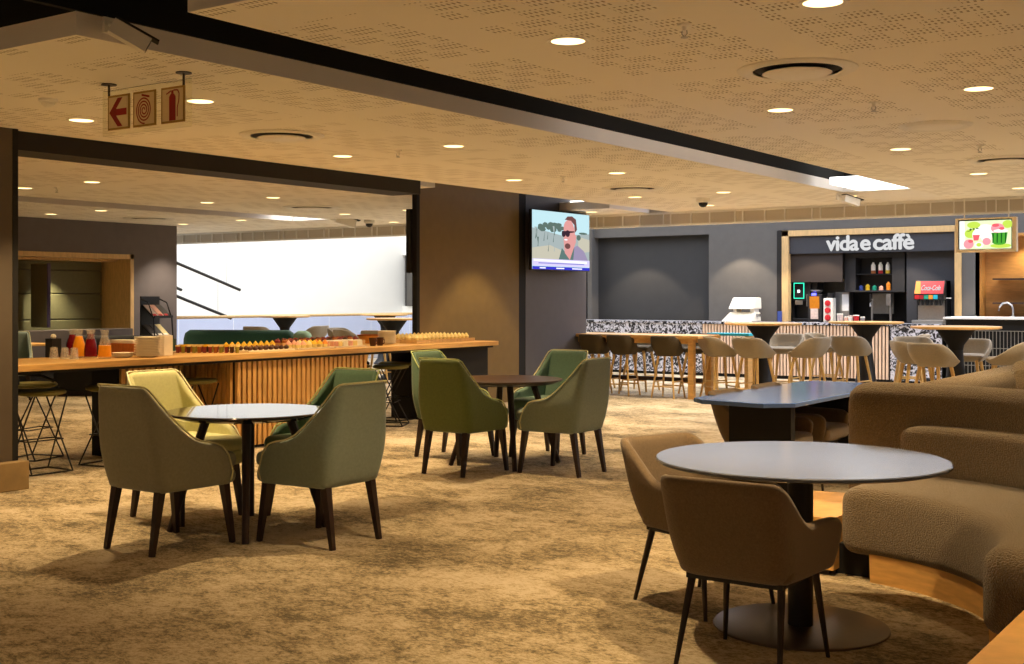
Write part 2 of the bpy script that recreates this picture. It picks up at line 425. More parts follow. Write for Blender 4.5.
# column on the left with its timber skirting
b = MB().m('clad_column').box(-9.1, -8.3, 4.0, 5.36, .2, 2.84)
b.m('black_matte').box(-8.6, -8.296, 5.33, 5.375, .2, 2.72)
S(b.build('wall_column'))
S(MB().m('oak_skirting').box(-9.16, -8.22, 3.9, 5.42, 0, .215).build('baseboard_left', bevel=.006))
# thin partition in the middle: brown cladding, dark joint, grey cladding with the television
b = MB().m('clad_brown').box(-9.66, -9.6, 11.76, 13.95, 0, 3.0)
b.m('black_matte').box(-9.66, -9.605, 13.95, 14.12, 0, 3.0).box(-9.67, -9.598, 11.7, 11.76, 0, 3.0)
b.m('clad_dark').box(-9.66, -9.6, 14.12, 15.76, 0, 3.0)
S(b.build('wall_partition'))

# ------------------------------------------------------------------ downlights
def spot(parent, e, col, ang=94, blend=.7, z=-.03):
    l = bpy.data.lights.new('lamp', 'SPOT'); l.energy = e; l.color = col; l.spot_size = math.radians(ang); l.spot_blend = blend
    l.shadow_soft_size = .03
    o = bpy.data.objects.new('lamp', l); COL.objects.link(o); o.location = (0, 0, z)
    if parent is not None: o.parent = parent
    return o
def downlight(x, y, label, e=60, col=(1, .66, .32), lampm='lamp_warm', r=.085):
    t = thing('ceiling_downlight', label, 'ceiling light', (x, y, CZ), 0, 'recessed ceiling downlights')
    MB().m('white_metal').lathe([(r, -.004), (r+.016, -.006), (r+.02, 0), (r, .0)], n=28, cap=False).build('trim_ring', parent=t, smooth=True)
    MB().m(lampm).lathe([(0, -.003), (r, -.003)], n=28, cap=False).build('diffuser', parent=t)
    spot(t, e, col)
WARM = (1, .72, .38); MID = (1, .78, .48); FAR = (1, .86, .66)
def tone(y): return WARM if y < 9 else (MID if y < 12.5 else FAR)
E1 = 92
rows = [('in the row nearest the camera side', [(-1.88, 5.04), (-1.88, 7.67)]),
        ('in the row right of the black slot', [(-3.2, 5.08), (-3.2, 7.78), (-3.2, 10.43), (-3.18, 12.97), (-3.2, 14.95)]),
        ('in the row just left of the black slot', [(-6.14, 5.28), (-6.22, 8.07), (-6.2, 10.78), (-6.28, 13.5)]),
        ('in the row beside the dark beam', [(-7.5, 5.36), (-7.48, 8.07), (-7.49, 10.79), (-7.5, 13.5), (-7.35, 15.3)]),
        ('in the row just behind the dark beam', [(-11.44, 8.31), (-11.33, 10.93), (-11.34, 13.63)]),
        ('in the row over the far green bench', [(-12.72, 8.32), (-12.66, 11.0), (-12.68, 13.73)]),
        ('in the row left of the far ceiling slot', [(-15.11, 11.13), (-15.07, 13.82)]),
        ('in the row along the far dark wall', [(-16.37, 11.16), (-16.73, 14.0)])]
for desc, pts in rows:
    for i, (x, y) in enumerate(pts):
        downlight(x, y, ORD[i]+' lit downlight from the front '+desc, E1 if x > -9 else E1*.8, tone(y))
downlight(-5.2, 14.9, 'small lit downlight under the security camera at the end of the black slot', 30, FAR)
downlight(-9.35, 15.5, 'lit downlight beside the television wall seen against the white ceiling', 40, FAR)
downlight(-13.35, 15.67, 'tiny lit downlight beside the dome camera over the white atrium', 40, FAR)

# unseen lamps: the ceiling grid beyond the view, plus extra ones added for bounce light
for x, y in [(-1.88, 10.4), (-1.88, 13.0)]+[(x, y) for x in (1.0, 2.3) for y in (5.05, 7.7, 10.4, 13.0)]+[(x, y) for y in (-.3, -3.) for x in (-7.5, -6.2, -3.2, -1.88, .5)]+[(-6.2, .9), (-7.6, .9), (-4.9, .9), (-3.2, .9), (-7.5, 2.6), (-10.5, 2.6), (-10.5, 5.2)]:
    o = spot(None, E1*(.55 if y < 3 else .8), tone(y)); o.location = (x, y, CZ-.03)
# bodiless lamps: some added to brighten slot edge and counter, others light cafe, booth, atrium
def area(name, loc, rot, sx, sy, e, col):
    l = bpy.data.lights.new(name, 'AREA'); l.shape = 'RECTANGLE'; l.size = sx; l.size_y = sy; l.energy = e; l.color = col
    o = bpy.data.objects.new(name, l); COL.objects.link(o); o.location = loc; o.rotation_euler = rot; return o
area('slot_edge_fill', (-4.36, 10.3, 2.93), (0, math.radians(70), 0), .05, 4.6, 3.2, (1, .86, .74))  # unseen area lamp added to brighten the slab edge inside the slot
for y in (6.2, 7.4, 8.6, 9.8):  # bodiless spots added below the beam to brighten the counter items
    o = spot(None, 30, WARM, 95, .6); o.location = (-8.58, y, 2.56)
o = spot(None, 22, WARM, 95, .6); o.location = (-8.9, 11.2, 2.66)
area('atrium_daylight', (-17.2, 20.5, 6.6), (0, 0, 0), 8, 9, 410, (.93, .96, 1))
area('atrium_daylight', (-19.5, 15.0, 6.6), (0, 0, 0), 3.6, 6, 180, (.93, .96, 1))
for x in (-11.5, -9.35, -7.9, -6.4, -4.3):
    o = spot(None, 40, (1, .82, .62), 96, .25); o.location = (x, 20.45, 2.69)
for y in (12.85,):
    o = spot(None, 75 if y < 14 else 22, (1, .74, .38), 80, .35); o.location = (-8.72, y, 2.9)
for x in (-11.0, -8.6, -6.2, -3.8):
    o = spot(None, 45, (1, .86, .7), 130, .8); o.location = (x, 18.4, 2.68)
o = spot(None, 60, (1, .84, .5), 90, .8); o.location = (-17.72, 12.2, 2.04)
o = spot(None, 14, (1, .85, .55), 120, .8); o.location = (-4.5, 21.3, 2.42)

# ------------------------------------------------------------------ ceiling fittings
def diffuser(x, y, r, label, kind='open'):
    t = thing('air_diffuser', label, 'air vent', (x, y, CZ))
    MB().m('white_metal').lathe([(r*.74, -.012), (r*.9, -.022), (r, -.006), (r, 0), (r*.74, 0)], n=40, cap=False).build('outer_ring', parent=t, smooth=True)
    if kind == 'open':
        MB().m('black_matte').lathe([(0, -.002), (r*.75, -.001)], n=40, cap=False).build('throat', parent=t)
        MB().m('white_metal').lathe([(0, -.03), (r*.54, -.03), (r*.58, -.024), (r*.54, -.018), (0, -.018)], n=40).build('centre_disc', parent=t, smooth=True)
    else:
        MB().m('plaster').lathe([(0, -.016), (r*.7, -.016), (r*.76, -.006)], n=40, cap=False).build('centre_disc', parent=t, smooth=True)
diffuser(-2.55, 6.44, .33, 'large round white air diffuser in the ceiling at upper right')
diffuser(-2.54, 9.12, .26, 'flush round ceiling disc behind the large air diffuser', 'flush')
diffuser(-2.64, 11.73, .33, 'round white air diffuser cut by the right edge of the photo')
diffuser(-6.9, 6.75, .33, 'round white air diffuser in the ceiling in front of the dark beam')
diffuser(-6.91, 12.37, .36, 'round air diffuser beyond the television among small downlights')
diffuser(-15.91, 12.63, .4, 'round air diffuser in front of the far left dark wall')
diffuser(-12.08, 12.4, .4, 'round white air diffuser behind the dark beam near the far camera')
def sprinkler(x, y, label):
    t = thing('sprinkler_head', label, 'sprinkler', (x, y, CZ))
    MB().m('white_metal').lathe([(.035, 0), (.033, -.008), (.012, -.01), (.01, -.03)], n=16).build('escutcheon', parent=t, smooth=True)
    MB().m('steel').tube([(.012, 0, -.03), (.014, 0, -.045), (0, 0, -.06)], .003, 6).tube([(-.012, 0, -.03), (-.014, 0, -.045), (0, 0, -.06)], .003, 6).cyl(0, 0, -.064, -.06, .018, n=12).build('deflector', parent=t)
for x, y, l in [(-2.56, 5.08, 'sprinkler head between the two nearest downlights at upper right'), (-2.57, 7.81, 'sprinkler head behind the large air diffuser'),
                (-2.57, 10.53, 'sprinkler head near the flush ceiling disc at right'), (-6.78, 8.01, 'sprinkler head between two downlights above the partition'),
                (-6.82, 10.73, 'sprinkler head on the ceiling above the television'), (-12.3, 8.46, 'sprinkler head behind the beam at far left')]:
    sprinkler(x, y, l)
t = thing('smoke_detector', 'white smoke detector on the ceiling at far left', 'smoke detector', (-6.88, 4.67, CZ))
MB().m('white_metal').lathe([(.06, 0), (.06, -.015), (.05, -.022)], n=24).build('base', parent=t, smooth=True)
MB().m('white_metal').lathe([(.04, -.022), (.042, -.035), (.025, -.05), (0, -.052)], n=24).build('sensor_head', parent=t, smooth=True)
def cctv(loc, rz, tilt, label, s=1., stem=.12):
    t = thing('security_camera', label, 'camera', loc, rz)
    MB().m('white_metal').box(-.035*s, .035*s, -.01, .012, -.05*s, .05*s).build('wall_plate', parent=t, bevel=.004)
    MB().m('white_metal').tube([(0, .01, 0), (0, .05*s, -.01), (0, stem*s, -.03*s)], .012*s, 8).build('arm', parent=t, smooth=True)
    h = MB().m('white_metal').box(-.045*s, .045*s, -.06*s, .16*s, -.045*s, .04*s)
    h.m('black_metal').box(-.036*s, .036*s, .16*s, .163*s, -.036*s, .03*s)
    o = h.build('housing', parent=t, bevel=.006); o.location = (0, stem*s, -.05*s); o.rotation_euler = (tilt, 0, .95)
    q = MB().m('beam_dark').box(-.052*s, .052*s, -.06*s, .2*s, .042*s, .052*s).build('sunshade', parent=o)
cctv((-5.075, 3.78, 2.80), -PI/2, -.48, 'white security camera fixed under the black ceiling slot at upper left', .88)
cctv((-5.2, 14.45, 2.69), -PI/2, -.25, 'grey security camera at the far end of the black ceiling slot', 1.0)
cctv((-13.75, 14.6, 2.78), -PI/2, -.25, 'dark security camera above the white atrium at far left', 1.5)
for x, y, l in [(-13.34, 15.03, 'small dome camera hanging above the white atrium'), (-6.86, 14.14, 'small dome camera on the ceiling beside the far downlights')]:
    t = thing('dome_camera', l, 'camera', (x, y, CZ))
    MB().m('white_metal').lathe([(.09, 0), (.09, -.05), (.07, -.06)], n=20).build('base', parent=t, smooth=True)
    MB().m('black_metal').lathe([(.06, -.06), (.055, -.09), (.03, -.115), (0, -.12)], n=20).build('dome', parent=t, smooth=True)

# hanging fire sign: clear sheet on two rods with three cream plates
t = thing('hanging_sign', 'clear hanging sign with red arrow, hose reel and extinguisher symbols', 'sign', (-5.76, 4.55, 2.41))
MB().m('acrylic').box(-.395, .395, -.004, .004, 0, .27).build('clear_sheet', parent=t)
for sx in (-.34, .33):
    MB().m('bronze_metal').cyl(sx, 0, .2, .31, .007, n=10).cyl(sx, 0, .303, .309, .045, n=20).build('hanging_rod', parent=t, smooth=True)
def plate(x0):
    p = MB().m('sign_rim').box(x0, x0+.2, -.012, -.005, .03, .235).m('sign_cream').box(x0+.012, x0+.188, -.0135, -.012, .042, .223)
    return p.build('sign_plate', parent=t)
YF = -.0145
p = plate(-.335)
def sp(par, x0, mk):
    b = MB().m('sign_red'); mk(b, x0+.1, .1325); b.build('symbol', parent=par)
def tri(b, pts): 
    b.poly([(x, YF, z) for x, z in pts])
def arrow(b, cx, cz):
    tri(b, [(cx-.082, cz), (cx-.005, cz+.085), (cx+.04, cz+.085), (cx-.022, cz+.017), (cx-.022, cz-.017), (cx+.04, cz-.085), (cx-.005, cz-.085)][:4]+[(cx-.03, cz)])
    tri(b, [(cx-.082, cz), (cx-.03, cz), (cx-.022, cz-.017), (cx+.04, cz-.085), (cx-.005, cz-.085)])
    tri(b, [(cx-.04, cz+.02), (cx-.04, cz-.02), (cx+.078, cz-.02), (cx+.078, cz+.02)])
def hose(b, cx, cz):
    pts = [(cx+r*math.cos(a), YF, cz-.008+r*1.12*math.sin(a)) for a, r in [(k*.26, .008+.0165*k*.26/(2*PI)) for k in range(92)]]
    for p, q in zip(pts, pts[1:]):
        d = Vector(q)-Vector(p); n = Vector((d.z, 0, -d.x)).normalized()*.0042
        b.poly([tuple(Vector(p)+n), tuple(Vector(q)+n), tuple(Vector(q)-n), tuple(Vector(p)-n)])
    tri(b, [(cx-.02, cz+.075), (cx+.05, cz+.06), (cx+.05, cz+.072), (cx-.02, cz+.087)])
def ext(b, cx, cz):
    tri(b, [(cx-.028, cz-.09), (cx+.028, cz-.09), (cx+.028, cz+.045), (cx-.028, cz+.045)])
    tri(b, [(cx-.028, cz+.045), (cx+.028, cz+.045), (cx+.014, cz+.062), (cx-.014, cz+.062)])
    tri(b, [(cx-.01, cz+.062), (cx+.01, cz+.062), (cx+.01, cz+.082), (cx-.01, cz+.082)])
    tri(b, [(cx-.05, cz+.06), (cx-.012, cz+.074), (cx-.012, cz+.084), (cx-.054, cz+.066)])
    pts = [(cx+.01, cz+.082), (cx+.045, cz+.08), (cx+.058, cz+.06), (cx+.055, cz+.02), (cx+.042, cz-.02), (cx+.042, cz-.07)]
    for (x1, z1), (x2, z2) in zip(pts, pts[1:]):
        d = Vector((x2-x1, 0, z2-z1)); n = Vector((d.z, 0, -d.x)).normalized()*.004
        b.poly([(x1+n.x, YF, z1+n.z), (x2+n.x, YF, z2+n.z), (x2-n.x, YF, z2-n.z), (x1-n.x, YF, z1-n.z)])
sp(p, -.335, arrow)
p = plate(-.1); sp(p, -.1, hose)
p = plate(.15); sp(p, .15, ext)

# ------------------------------------------------------------------ seating
def upath(w_f, w_b, yf, yb, rc, n=44):
    """U shaped plan line: right arm front -> back -> left arm front"""
    pts = [(w_f, yf), (w_b, yb+rc)]
    for i in range(1, 9):
        a = i/8*PI/2; pts.append((w_b-rc+rc*math.cos(a), yb+rc-rc*math.sin(a)))
    pts += [(-x, y) for x, y in pts[::-1]]
    d = [0]
    for p, q in zip(pts, pts[1:]): d.append(d[-1]+math.dist(p, q))
    out = []
    for i in range(n):
        s = d[-1]*i/(n-1); k = 0
        while k < len(d)-2 and d[k+1] < s: k += 1
        f = (s-d[k])/max(1e-9, d[k+1]-d[k]); out.append((pts[k][0]+f*(pts[k+1][0]-pts[k][0]), pts[k][1]+f*(pts[k+1][1]-pts[k][1])))
    return out
def interp(tab, v):
    if v <= tab[0][0]: return tab[0][1]
    for (a, x), (b, y) in zip(tab, tab[1:]):
        if v <= b: return x+(y-x)*(v-a)/(b-a)
    return tab[-1][1]
def tub(name, m, parent, path, prof, zb, H, thick, lean, narrow, tuck, rows=9, pip=None, pipm=None, bellow=.5):
    """wrap-round chair shell: prof maps plan y to the height of the top edge"""
    N = len(path); OUT, INN = [], []
    nor = []
    for i in range(N):
        a = Vector(path[max(0, i-1)]); b = Vector(path[min(N-1, i+1)]); t = (b-a).normalized(); nor.append(Vector((-t.y, t.x)))
    ctr = Vector((0, 0))
    for i, (x, y) in enumerate(path):
        n = nor[i]
        if n.dot(Vector((x, y))-Vector((0, .12))) > 0: n = -n
        zt = interp(prof, y); co, ci = [], []
        for j in range(rows):
            f = j/(rows-1); z = zb+(zt-zb)*f; g = (z-zb)/(H-zb)
            sx = 1-narrow*max(0, (g-.4)/.6)-tuck*(1-min(1, g/bellow))**2
            back = max(0., min(1., (.15-y)/.35))
            X = x*sx; Y = y*(1-tuck*(1-min(1, g/bellow))**2)-lean*g*back
            co.append((X, Y, z)); ci.append((X+n.x*thick, Y+n.y*thick, z))
        OUT.append(co); INN.append(ci)
    mb = MB().m(m); bo = [[mb.bm.verts.new(p) for p in c] for c in OUT]; bi = [[mb.bm.verts.new(p) for p in c] for c in INN]
    for i in range(N-1):
        for j in range(rows-1):
            mb.face([bo[i][j], bo[i+1][j], bo[i+1][j+1], bo[i][j+1]]); mb.face([bi[i][j], bi[i][j+1], bi[i+1][j+1], bi[i+1][j]])
        mb.face([bo[i][-1], bo[i+1][-1], bi[i+1][-1], bi[i][-1]]); mb.face([bo[i][0], bi[i][0], bi[i+1][0], bo[i+1][0]])
    for i in (0, N-1):
        for j in range(rows-1): mb.face([bo[i][j], bo[i][j+1], bi[i][j+1], bi[i][j]])
    o = mb.build(name, parent=parent, smooth=True, sub=1)
    if pip:
        line = [Vector(c[0])+Vector((0, 0, .004)) for c in [[OUT[0][k]] for k in range(2, rows)]]+[Vector(c[-1])+Vector((0, 0, .002)) for c in OUT[1:-1]]+[Vector(OUT[-1][k]) for k in range(rows-1, 1, -1)]
        MB().m(pipm).tube(line, pip, 6).build('lit_piping', parent=o, smooth=True)  # pale rim tube stands in for the light catching the shell edge
    return o
def cushion(mb, x0, x1, y0, y1, z0, z1): mb.box(x0, x1, y0, y1, z0, z1)

def green_chair(fab, pipm, label, loc, rz, group='green dining chairs'):
    t = thing('dining_chair', label, 'chair', loc, rz, group)
    prof = [(-.32, .955), (-.275, .95), (-.25, .935), (-.2, .86), (-.14, .77), (-.08, .695), (-.03, .648), (.03, .617), (.1, .604), (.15, .588), (.2, .54), (.262, .42)]
    tub('shell', fab, t, upath(.285, .27, .262, -.285, .06, 60), prof, .345, .955, .045, .075, .2, .10, pip=.0055, pipm=pipm)
    MB().m(fab).box(-.245, .245, -.26, .31, .345, .44).build('seat_base', parent=t, bevel=.04, seg=4, smooth=True)
    MB().m(fab).box(-.25, .25, -.24, .315, .435, .535).build('seat_cushion', parent=t, bevel=.045, seg=4, smooth=True)
    for sx in (-1, 1):
        MB().m('wood_dark').tube([(sx*.19, -.22, .37), (sx*.20, -.285, 0)], .033, 4, .019).build('leg', parent=t)
        MB().m('wood_dark').tube([(sx*.225, .215, .37), (sx*.25, .26, 0)], .033, 4, .019).build('leg', parent=t)
    return t
Z0 = 0
green_chair('fabric_sage', 'lit_piping_sage', 'sage green dining chair seen from behind, nearest on the left', (-5.70, 4.67, 0), 0)
green_chair('fabric_mint', 'lit_piping_sage', 'grey green dining chair turned left, right front of the near left table', (-5.08, 5.29, 0), PI/2)
green_chair('fabric_pale', 'lit_piping_pale', 'pale yellow green dining chair facing right behind the near left table', (-6.33, 5.32, 0), -PI/2)
green_chair('fabric_green', 'lit_piping_green', 'dark green dining chair between near left table and the slatted counter', (-5.67, 5.92, 0), PI)
green_chair('fabric_moss', 'lit_piping_green', 'moss green dining chair seen from behind at the middle table', (-6.07, 8.02, 0), 0)
green_chair('fabric_mint', 'lit_piping_sage', 'light mint dining chair turned left at right of the middle table', (-5.39, 8.47, 0), PI/2)
green_chair('fabric_green', 'lit_piping_green', 'green dining chair half hidden behind the moss chair by the counter', (-6.71, 8.72, 0), -PI/2)
green_chair('fabric_teal', 'lit_piping_sage', 'teal green dining chair on the far side of the middle table', (-6.03, 9.25, 0), PI)

def round_table(label, loc, R, topm, legm, group=None):
    t = thing('round_table', label, 'table', loc, 0, group)
    MB().m(topm).lathe([(R-.06, .705), (R-.012, .726), (R, .732), (R, .738), (R-.006, .742), (R-.02, .742), (R-.1, .742), (0, .742)], n=72).build('tabletop', parent=t, smooth=True)
    MB().m('black_metal').lathe([(R*.62, .69), (R*.62, .706)], n=40).build('under_frame', parent=t)
    for k in range(4):
        a = PI/4+k*PI/2
        MB().m(legm).tube([(R*.5*math.cos(a), R*.5*math.sin(a), .70), (.475*math.cos(a), .475*math.sin(a), 0)], .029, 8, .021).build('leg', parent=t, smooth=True)
    return t
round_table('round dark dining table with grey sheen at near left', (-5.67, 5.26, 0), .51, 'table_dark', 'wood_dark')
round_table('round dark brown dining table in the middle before the partition', (-6.05, 8.58, 0), .5, 'table_brown', 'wood_dark')

def taupe_chair(label, loc, rz, fab='fabric_taupe'):
    t = thing('upholstered_armchair', label, 'chair', loc, rz, 'brown low armchairs')
    prof = [(-.3, .775), (-.2, .768), (-.16, .745), (-.07, .615), (-.04, .59), (0, .582), (.22, .575), (.255, .56), (.27, .53)]
    tub('shell', fab, t, upath(.28, .258, .27, -.24, .09), prof, .36, .775, .05, .13, -.02, .12)
    MB().m(fab).box(-.24, .24, -.2, .285, .36, .475).build('seat_cushion', parent=t, bevel=.045, seg=4, smooth=True)
    MB().m('black_metal').box(-.2, .2, -.18, .22, .345, .365).build('under_frame', parent=t)
    for sx in (-1, 1):
        MB().m('bronze_metal').tube([(sx*.185, -.15, .36), (sx*.215, -.245, 0)], .017, 8, .009).build('leg', parent=t, smooth=True)
        MB().m('bronze_metal').tube([(sx*.19, .18, .36), (sx*.225, .235, 0)], .017, 8, .009).build('leg', parent=t, smooth=True)
    return t
taupe_chair('brown boucle armchair seen from behind in the right foreground', (-1.965, 4.49, 0), 0)
taupe_chair('brown boucle armchair facing right at left of the grey round table', (-2.53, 5.22, 0), -PI/2-.33)
taupe_chair('brown armchair at the near left corner of the blue table', (-3.50, 8.22, 0), -PI/2)
taupe_chair('brown armchair behind the first one along the blue table', (-3.50, 8.98, 0), -PI/2)

# pedestal table, right foreground
t = thing('pedestal_table', 'round grey topped table on black column and disc, right foreground', 'table', (-2.0, 5.09, 0))
MB().m('table_grey').lathe([(.618, .722), (.633, .728), (.633, .738), (.628, .742), (.61, .742), (.5, .742), (0, .742)], n=96).build('tabletop', parent=t, smooth=True)
MB().m('black_metal').cyl(0, 0, .01, .724, .055, n=32).build('column', parent=t, smooth=True)
MB().m('plate_bronze').lathe([(.375, 0), (.38, .004), (.378, .010), (.37, .013)], n=80).build('base_disc', parent=t, smooth=True)
# long blue table with chamfered corners on two slab legs
t = thing('communal_table', 'long blue grey topped table with clipped corners beside the sofa', 'table', (0, 0, 0))
pl = [(-3.82, 7.72), (-3.70, 7.60), (-3.22, 7.54), (-3.06, 7.70), (-3.06, 9.75), (-3.16, 9.86), (-3.72, 9.86), (-3.82, 9.75)]
MB().m('table_blue').prism(pl, .712, .742).build('tabletop', parent=t, bevel=.004)
MB().m('black_matte').box(-3.55, -3.1, 7.72, 7.79, 0, .714).build('leg_slab', parent=t)
MB().m('black_matte').box(-3.6, -3.14, 9.3, 9.38, 0, .714).build('leg_slab', parent=t)

# ------------------------------------------------------------------ curved sofa
def ring(mb, cx, cy, a0, a1, prof, n=30):
    secs = []
    for i in range(n+1):
        a = math.radians(a0+(a1-a0)*i/n)
        secs.append([(cx+r*math.cos(a), cy+r*math.sin(a), z) for r, z in prof])
    return mb.sweep(secs)
def rounded(r0, r1, z0, z1, c, n=4, low=None):
    low = c if low is None else low
    out = []
    for (x, z, sx, sz, cc) in ((r0, z0, 1, 1, low), (r1, z0, -1, 1, low), (r1, z1, -1, -1, c), (r0, z1, 1, -1, c)):
        ax = x+sx*cc; az = z+sz*cc
        st = {(1, 1): PI, (-1, 1): 1.5*PI, (-1, -1): 0, (1, -1): .5*PI}[(sx, sz)]
        for k in range(n+1):
            a = st+k/n*PI/2; out.append((ax+cc*math.cos(a), az+cc*math.sin(a)))
    return out
def ring_soft(mb, cx, cy, a0, a1, r0, r1, z0, z1, c, low=None, n=36, endr=5.):
    """ring sector whose ends are rounded off"""
    secs = []
    rm = (r0+r1)/2; zm = (z0+z1)/2
    angs = []
    e = [0, .08, .3, .6, 1]
    s = 1 if a1 > a0 else -1
    seq = [(a0+s*endr*k, k) for k in e]+[(a0+s*endr+(a1-a0-2*s*endr)*i/n, 1) for i in range(1, n)]+[(a1-s*endr*k, k) for k in e[::-1]]
    for a, k in seq:
        sh = c*.9*(1-math.sqrt(max(0, 1-(1-k)**2)))
        ar = math.radians(a)
        secs.append([(cx+r*math.cos(ar), cy+r*math.sin(ar), z) for r, z in rounded(r0+sh, r1-sh, z0+sh*.6, z1-sh, max(.01, c-sh*.5), low=None if low is None else low)])
    return mb.sweep(secs)
CX, CY = -2.2, 5.07
t = thing('curved_sofa', 'brown boucle curved booth sofa around the grey round table', 'sofa', (CX, CY, 0))
ring(MB().m('wood_light'), 0, 0, 80, -5, [(1.03, 0), (1.9, 0), (1.9, .15), (1.02, .15)]).build('plinth', parent=t, smooth=True)
ring(MB().m('black_matte'), 0, 0, 92, 79.5, [(1.12, 0), (1.88, 0), (1.88, .16), (1.12, .16)], 8).build('recess', parent=t)  # black block added to keep the gap dark and stop light leaking
ring_soft(MB().m('boucle'), 0, 0, 89, -9, 1.0, 1.80, .13, .475, .075, .06).build('seat', parent=t, smooth=True)
ring_soft(MB().m('boucle'), 0, 0, 86, -8, 1.66, 1.86, .44, .74, .06).build('lumbar_cushion', parent=t, smooth=True)
ring_soft(MB().m('boucle'), 0, 0, 97, -8, 1.78, 2.06, .13, .955, .1, .05, endr=4).build('back', parent=t, smooth=True)
t = thing('side_table', 'low oak side unit at the left end of the curved sofa', 'side table', (CX, CY, 0))
ring(MB().m('wood_light'), 0, 0, 104, 91, [(1.03, .03), (1.9, .03), (1.9, .3), (1.03, .3)], 8).build('carcass', parent=t)
ring(MB().m('wood_dark'), 0, 0, 103.5, 92.8, [(1.06, 0), (1.88, 0), (1.88, .035), (1.06, .035)], 8).build('plinth', parent=t)
t = thing('side_table', 'low oak side unit cut by the lower right corner', 'side table', (0, 0, 0))
MB().m('wood_light').box(-1.0, -.4, 3.5, 4.72, .03, .3).build('carcass', parent=t, bevel=.004)
MB().m('wood_dark').box(-.97, -.43, 3.53, 4.69, 0, .035).build('plinth', parent=t)
# sofa behind it, back running away along Y
t = thing('bench_sofa', 'brown boucle sofa behind the curved sofa with sloping stepped back', 'sofa', (0, 0, 0))
def straight(mb, x0, x1, z0, pts, c=.07):
    secs = []
    for y, zt, sh in pts:
        secs.append([(x, y, z) for x, z in rounded(x0+sh, x1-sh, z0, zt-sh, max(.01, c-sh*.5), low=.03)])
    return mb.sweep(secs)
straight(MB().m('boucle'), -2.14, -1.86, .13, [(7.16, .94, .06), (7.18, .945, .02), (7.24, .95, 0), (8.0, .95, 0), (9, .95, 0), (10.2, .95, 0), (10.26, .95, .03)]).build('back', parent=t, smooth=True)
straight(MB().m('boucle'), -1.88, -1.0, .13, [(8.3, .46, .06), (8.33, .47, .0), (9, .47, 0), (10.2, .47, 0), (10.24, .47, .04)]).build('seat', parent=t, smooth=True)
straight(MB().m('boucle'), -1.92, -1.66, .4, [(8.55, .95, .08), (8.58, .99, .03), (8.7, 1.02, 0), (9.2, 1.02, 0), (10.1, 1.0, 0), (10.16, .97, .05)]).build('back_cushion', parent=t, smooth=True)
MB().m('wood_light').box(-2.1, -1.1, 8.4, 10.2, 0, .14).box(-2.1, -1.9, 7.25, 8.4, 0, .14).build('plinth', parent=t)

# ------------------------------------------------------------------ bar stools with timber legs
def tub_stool(label, loc, rz, fab='stool_taupe', group='taupe bar stools', H=.90, zs=.60, leg='wood_leg'):
    t = thing('bar_stool', label, 'bar stool', loc, rz, group)
    prof = [(-.3, H), (-.16, H-.01), (-.08, H-.05), (.03, zs+.16), (.13, zs+.10), (.24, zs+.07)]
    tub('shell', fab, t, upath(.28, .288, .235, -.25, .18, 36), prof, zs, H, .032, .05, .06, .38, rows=7, bellow=.75)
    MB().m(fab).lathe([(0, zs), (.15, zs), (.21, zs+.04), (.225, zs+.08), (.2, zs+.1), (0, zs+.105)], 0, .02, 28).build('seat', parent=t, smooth=True)
    for sx in (-1, 1):
        for sy in (-1, 1):
            MB().m(leg).tube([(sx*.13, sy*.12+.01, zs+.02), (sx*.225, sy*.215+.01, 0)], .023, 8, .015).build('leg', parent=t, smooth=True)
    f = lambda z: .225-(z/zs)*.095
    z1, z2 = .17, .24
    MB().m(leg).tube([(-f(z1), f(z1), z1), (f(z1), f(z1), z1)], .011, 6).tube([(-f(z1), -f(z1)+.02, z1), (f(z1), -f(z1)+.02, z1)], .011, 6).tube([(-f(z2), -f(z2), z2), (-f(z2), f(z2), z2)], .011, 6).tube([(f(z2), -f(z2), z2), (f(z2), f(z2), z2)], .011, 6).build('foot_rest', parent=t, smooth=True)
    return t
def bar_table(label, loc, D=1.1, H=1.078):
    t = thing('bar_table', label, 'table', loc, 0, 'high round bar tables')
    R = D/2
    MB().m('wood_light').lathe([(R-.05, H-.035), (R, H-.025), (R, H-.004), (R-.004, H), (R-.02, H), (0, H)], n=56).build('tabletop', parent=t, smooth=True)
    MB().m('black_matte').lathe([(.24, H-.035), (.235, H-.05), (.10, H-.24), (.09, H-.3)], n=40).build('cone', parent=t, smooth=True)
    MB().m('black_metal').lathe([(.09, H-.3), (.10, .6), (.16, .12), (.24, .02), (.24, 0)], n=40).build('pedestal', parent=t, smooth=True)
    return t
T = [(-7.02, 16.43), (-6.07, 18.08), (-4.17, 15.87)]
names = ['left bar table before the slatted cafe counter', 'middle bar table', 'right bar table']
bar_table('high round oak bar table on a black cone, leftmost before the slatted counter', (T[0][0], T[0][1], 0))
bar_table('high round oak bar table farthest back, before the taps and cups', (T[1][0], T[1][1], 0))
bar_table('high round oak bar table nearest the sofa at right', (T[2][0], T[2][1], 0))
# ------------------------------------------------------------------ world, camera, view
w = bpy.data.worlds.new('World'); SC.world = w; w.use_nodes = True
w.node_tree.nodes['Background'].inputs[0].default_value = (1, .93, .86, 1)
w.node_tree.nodes['Background'].inputs[1].default_value = .04
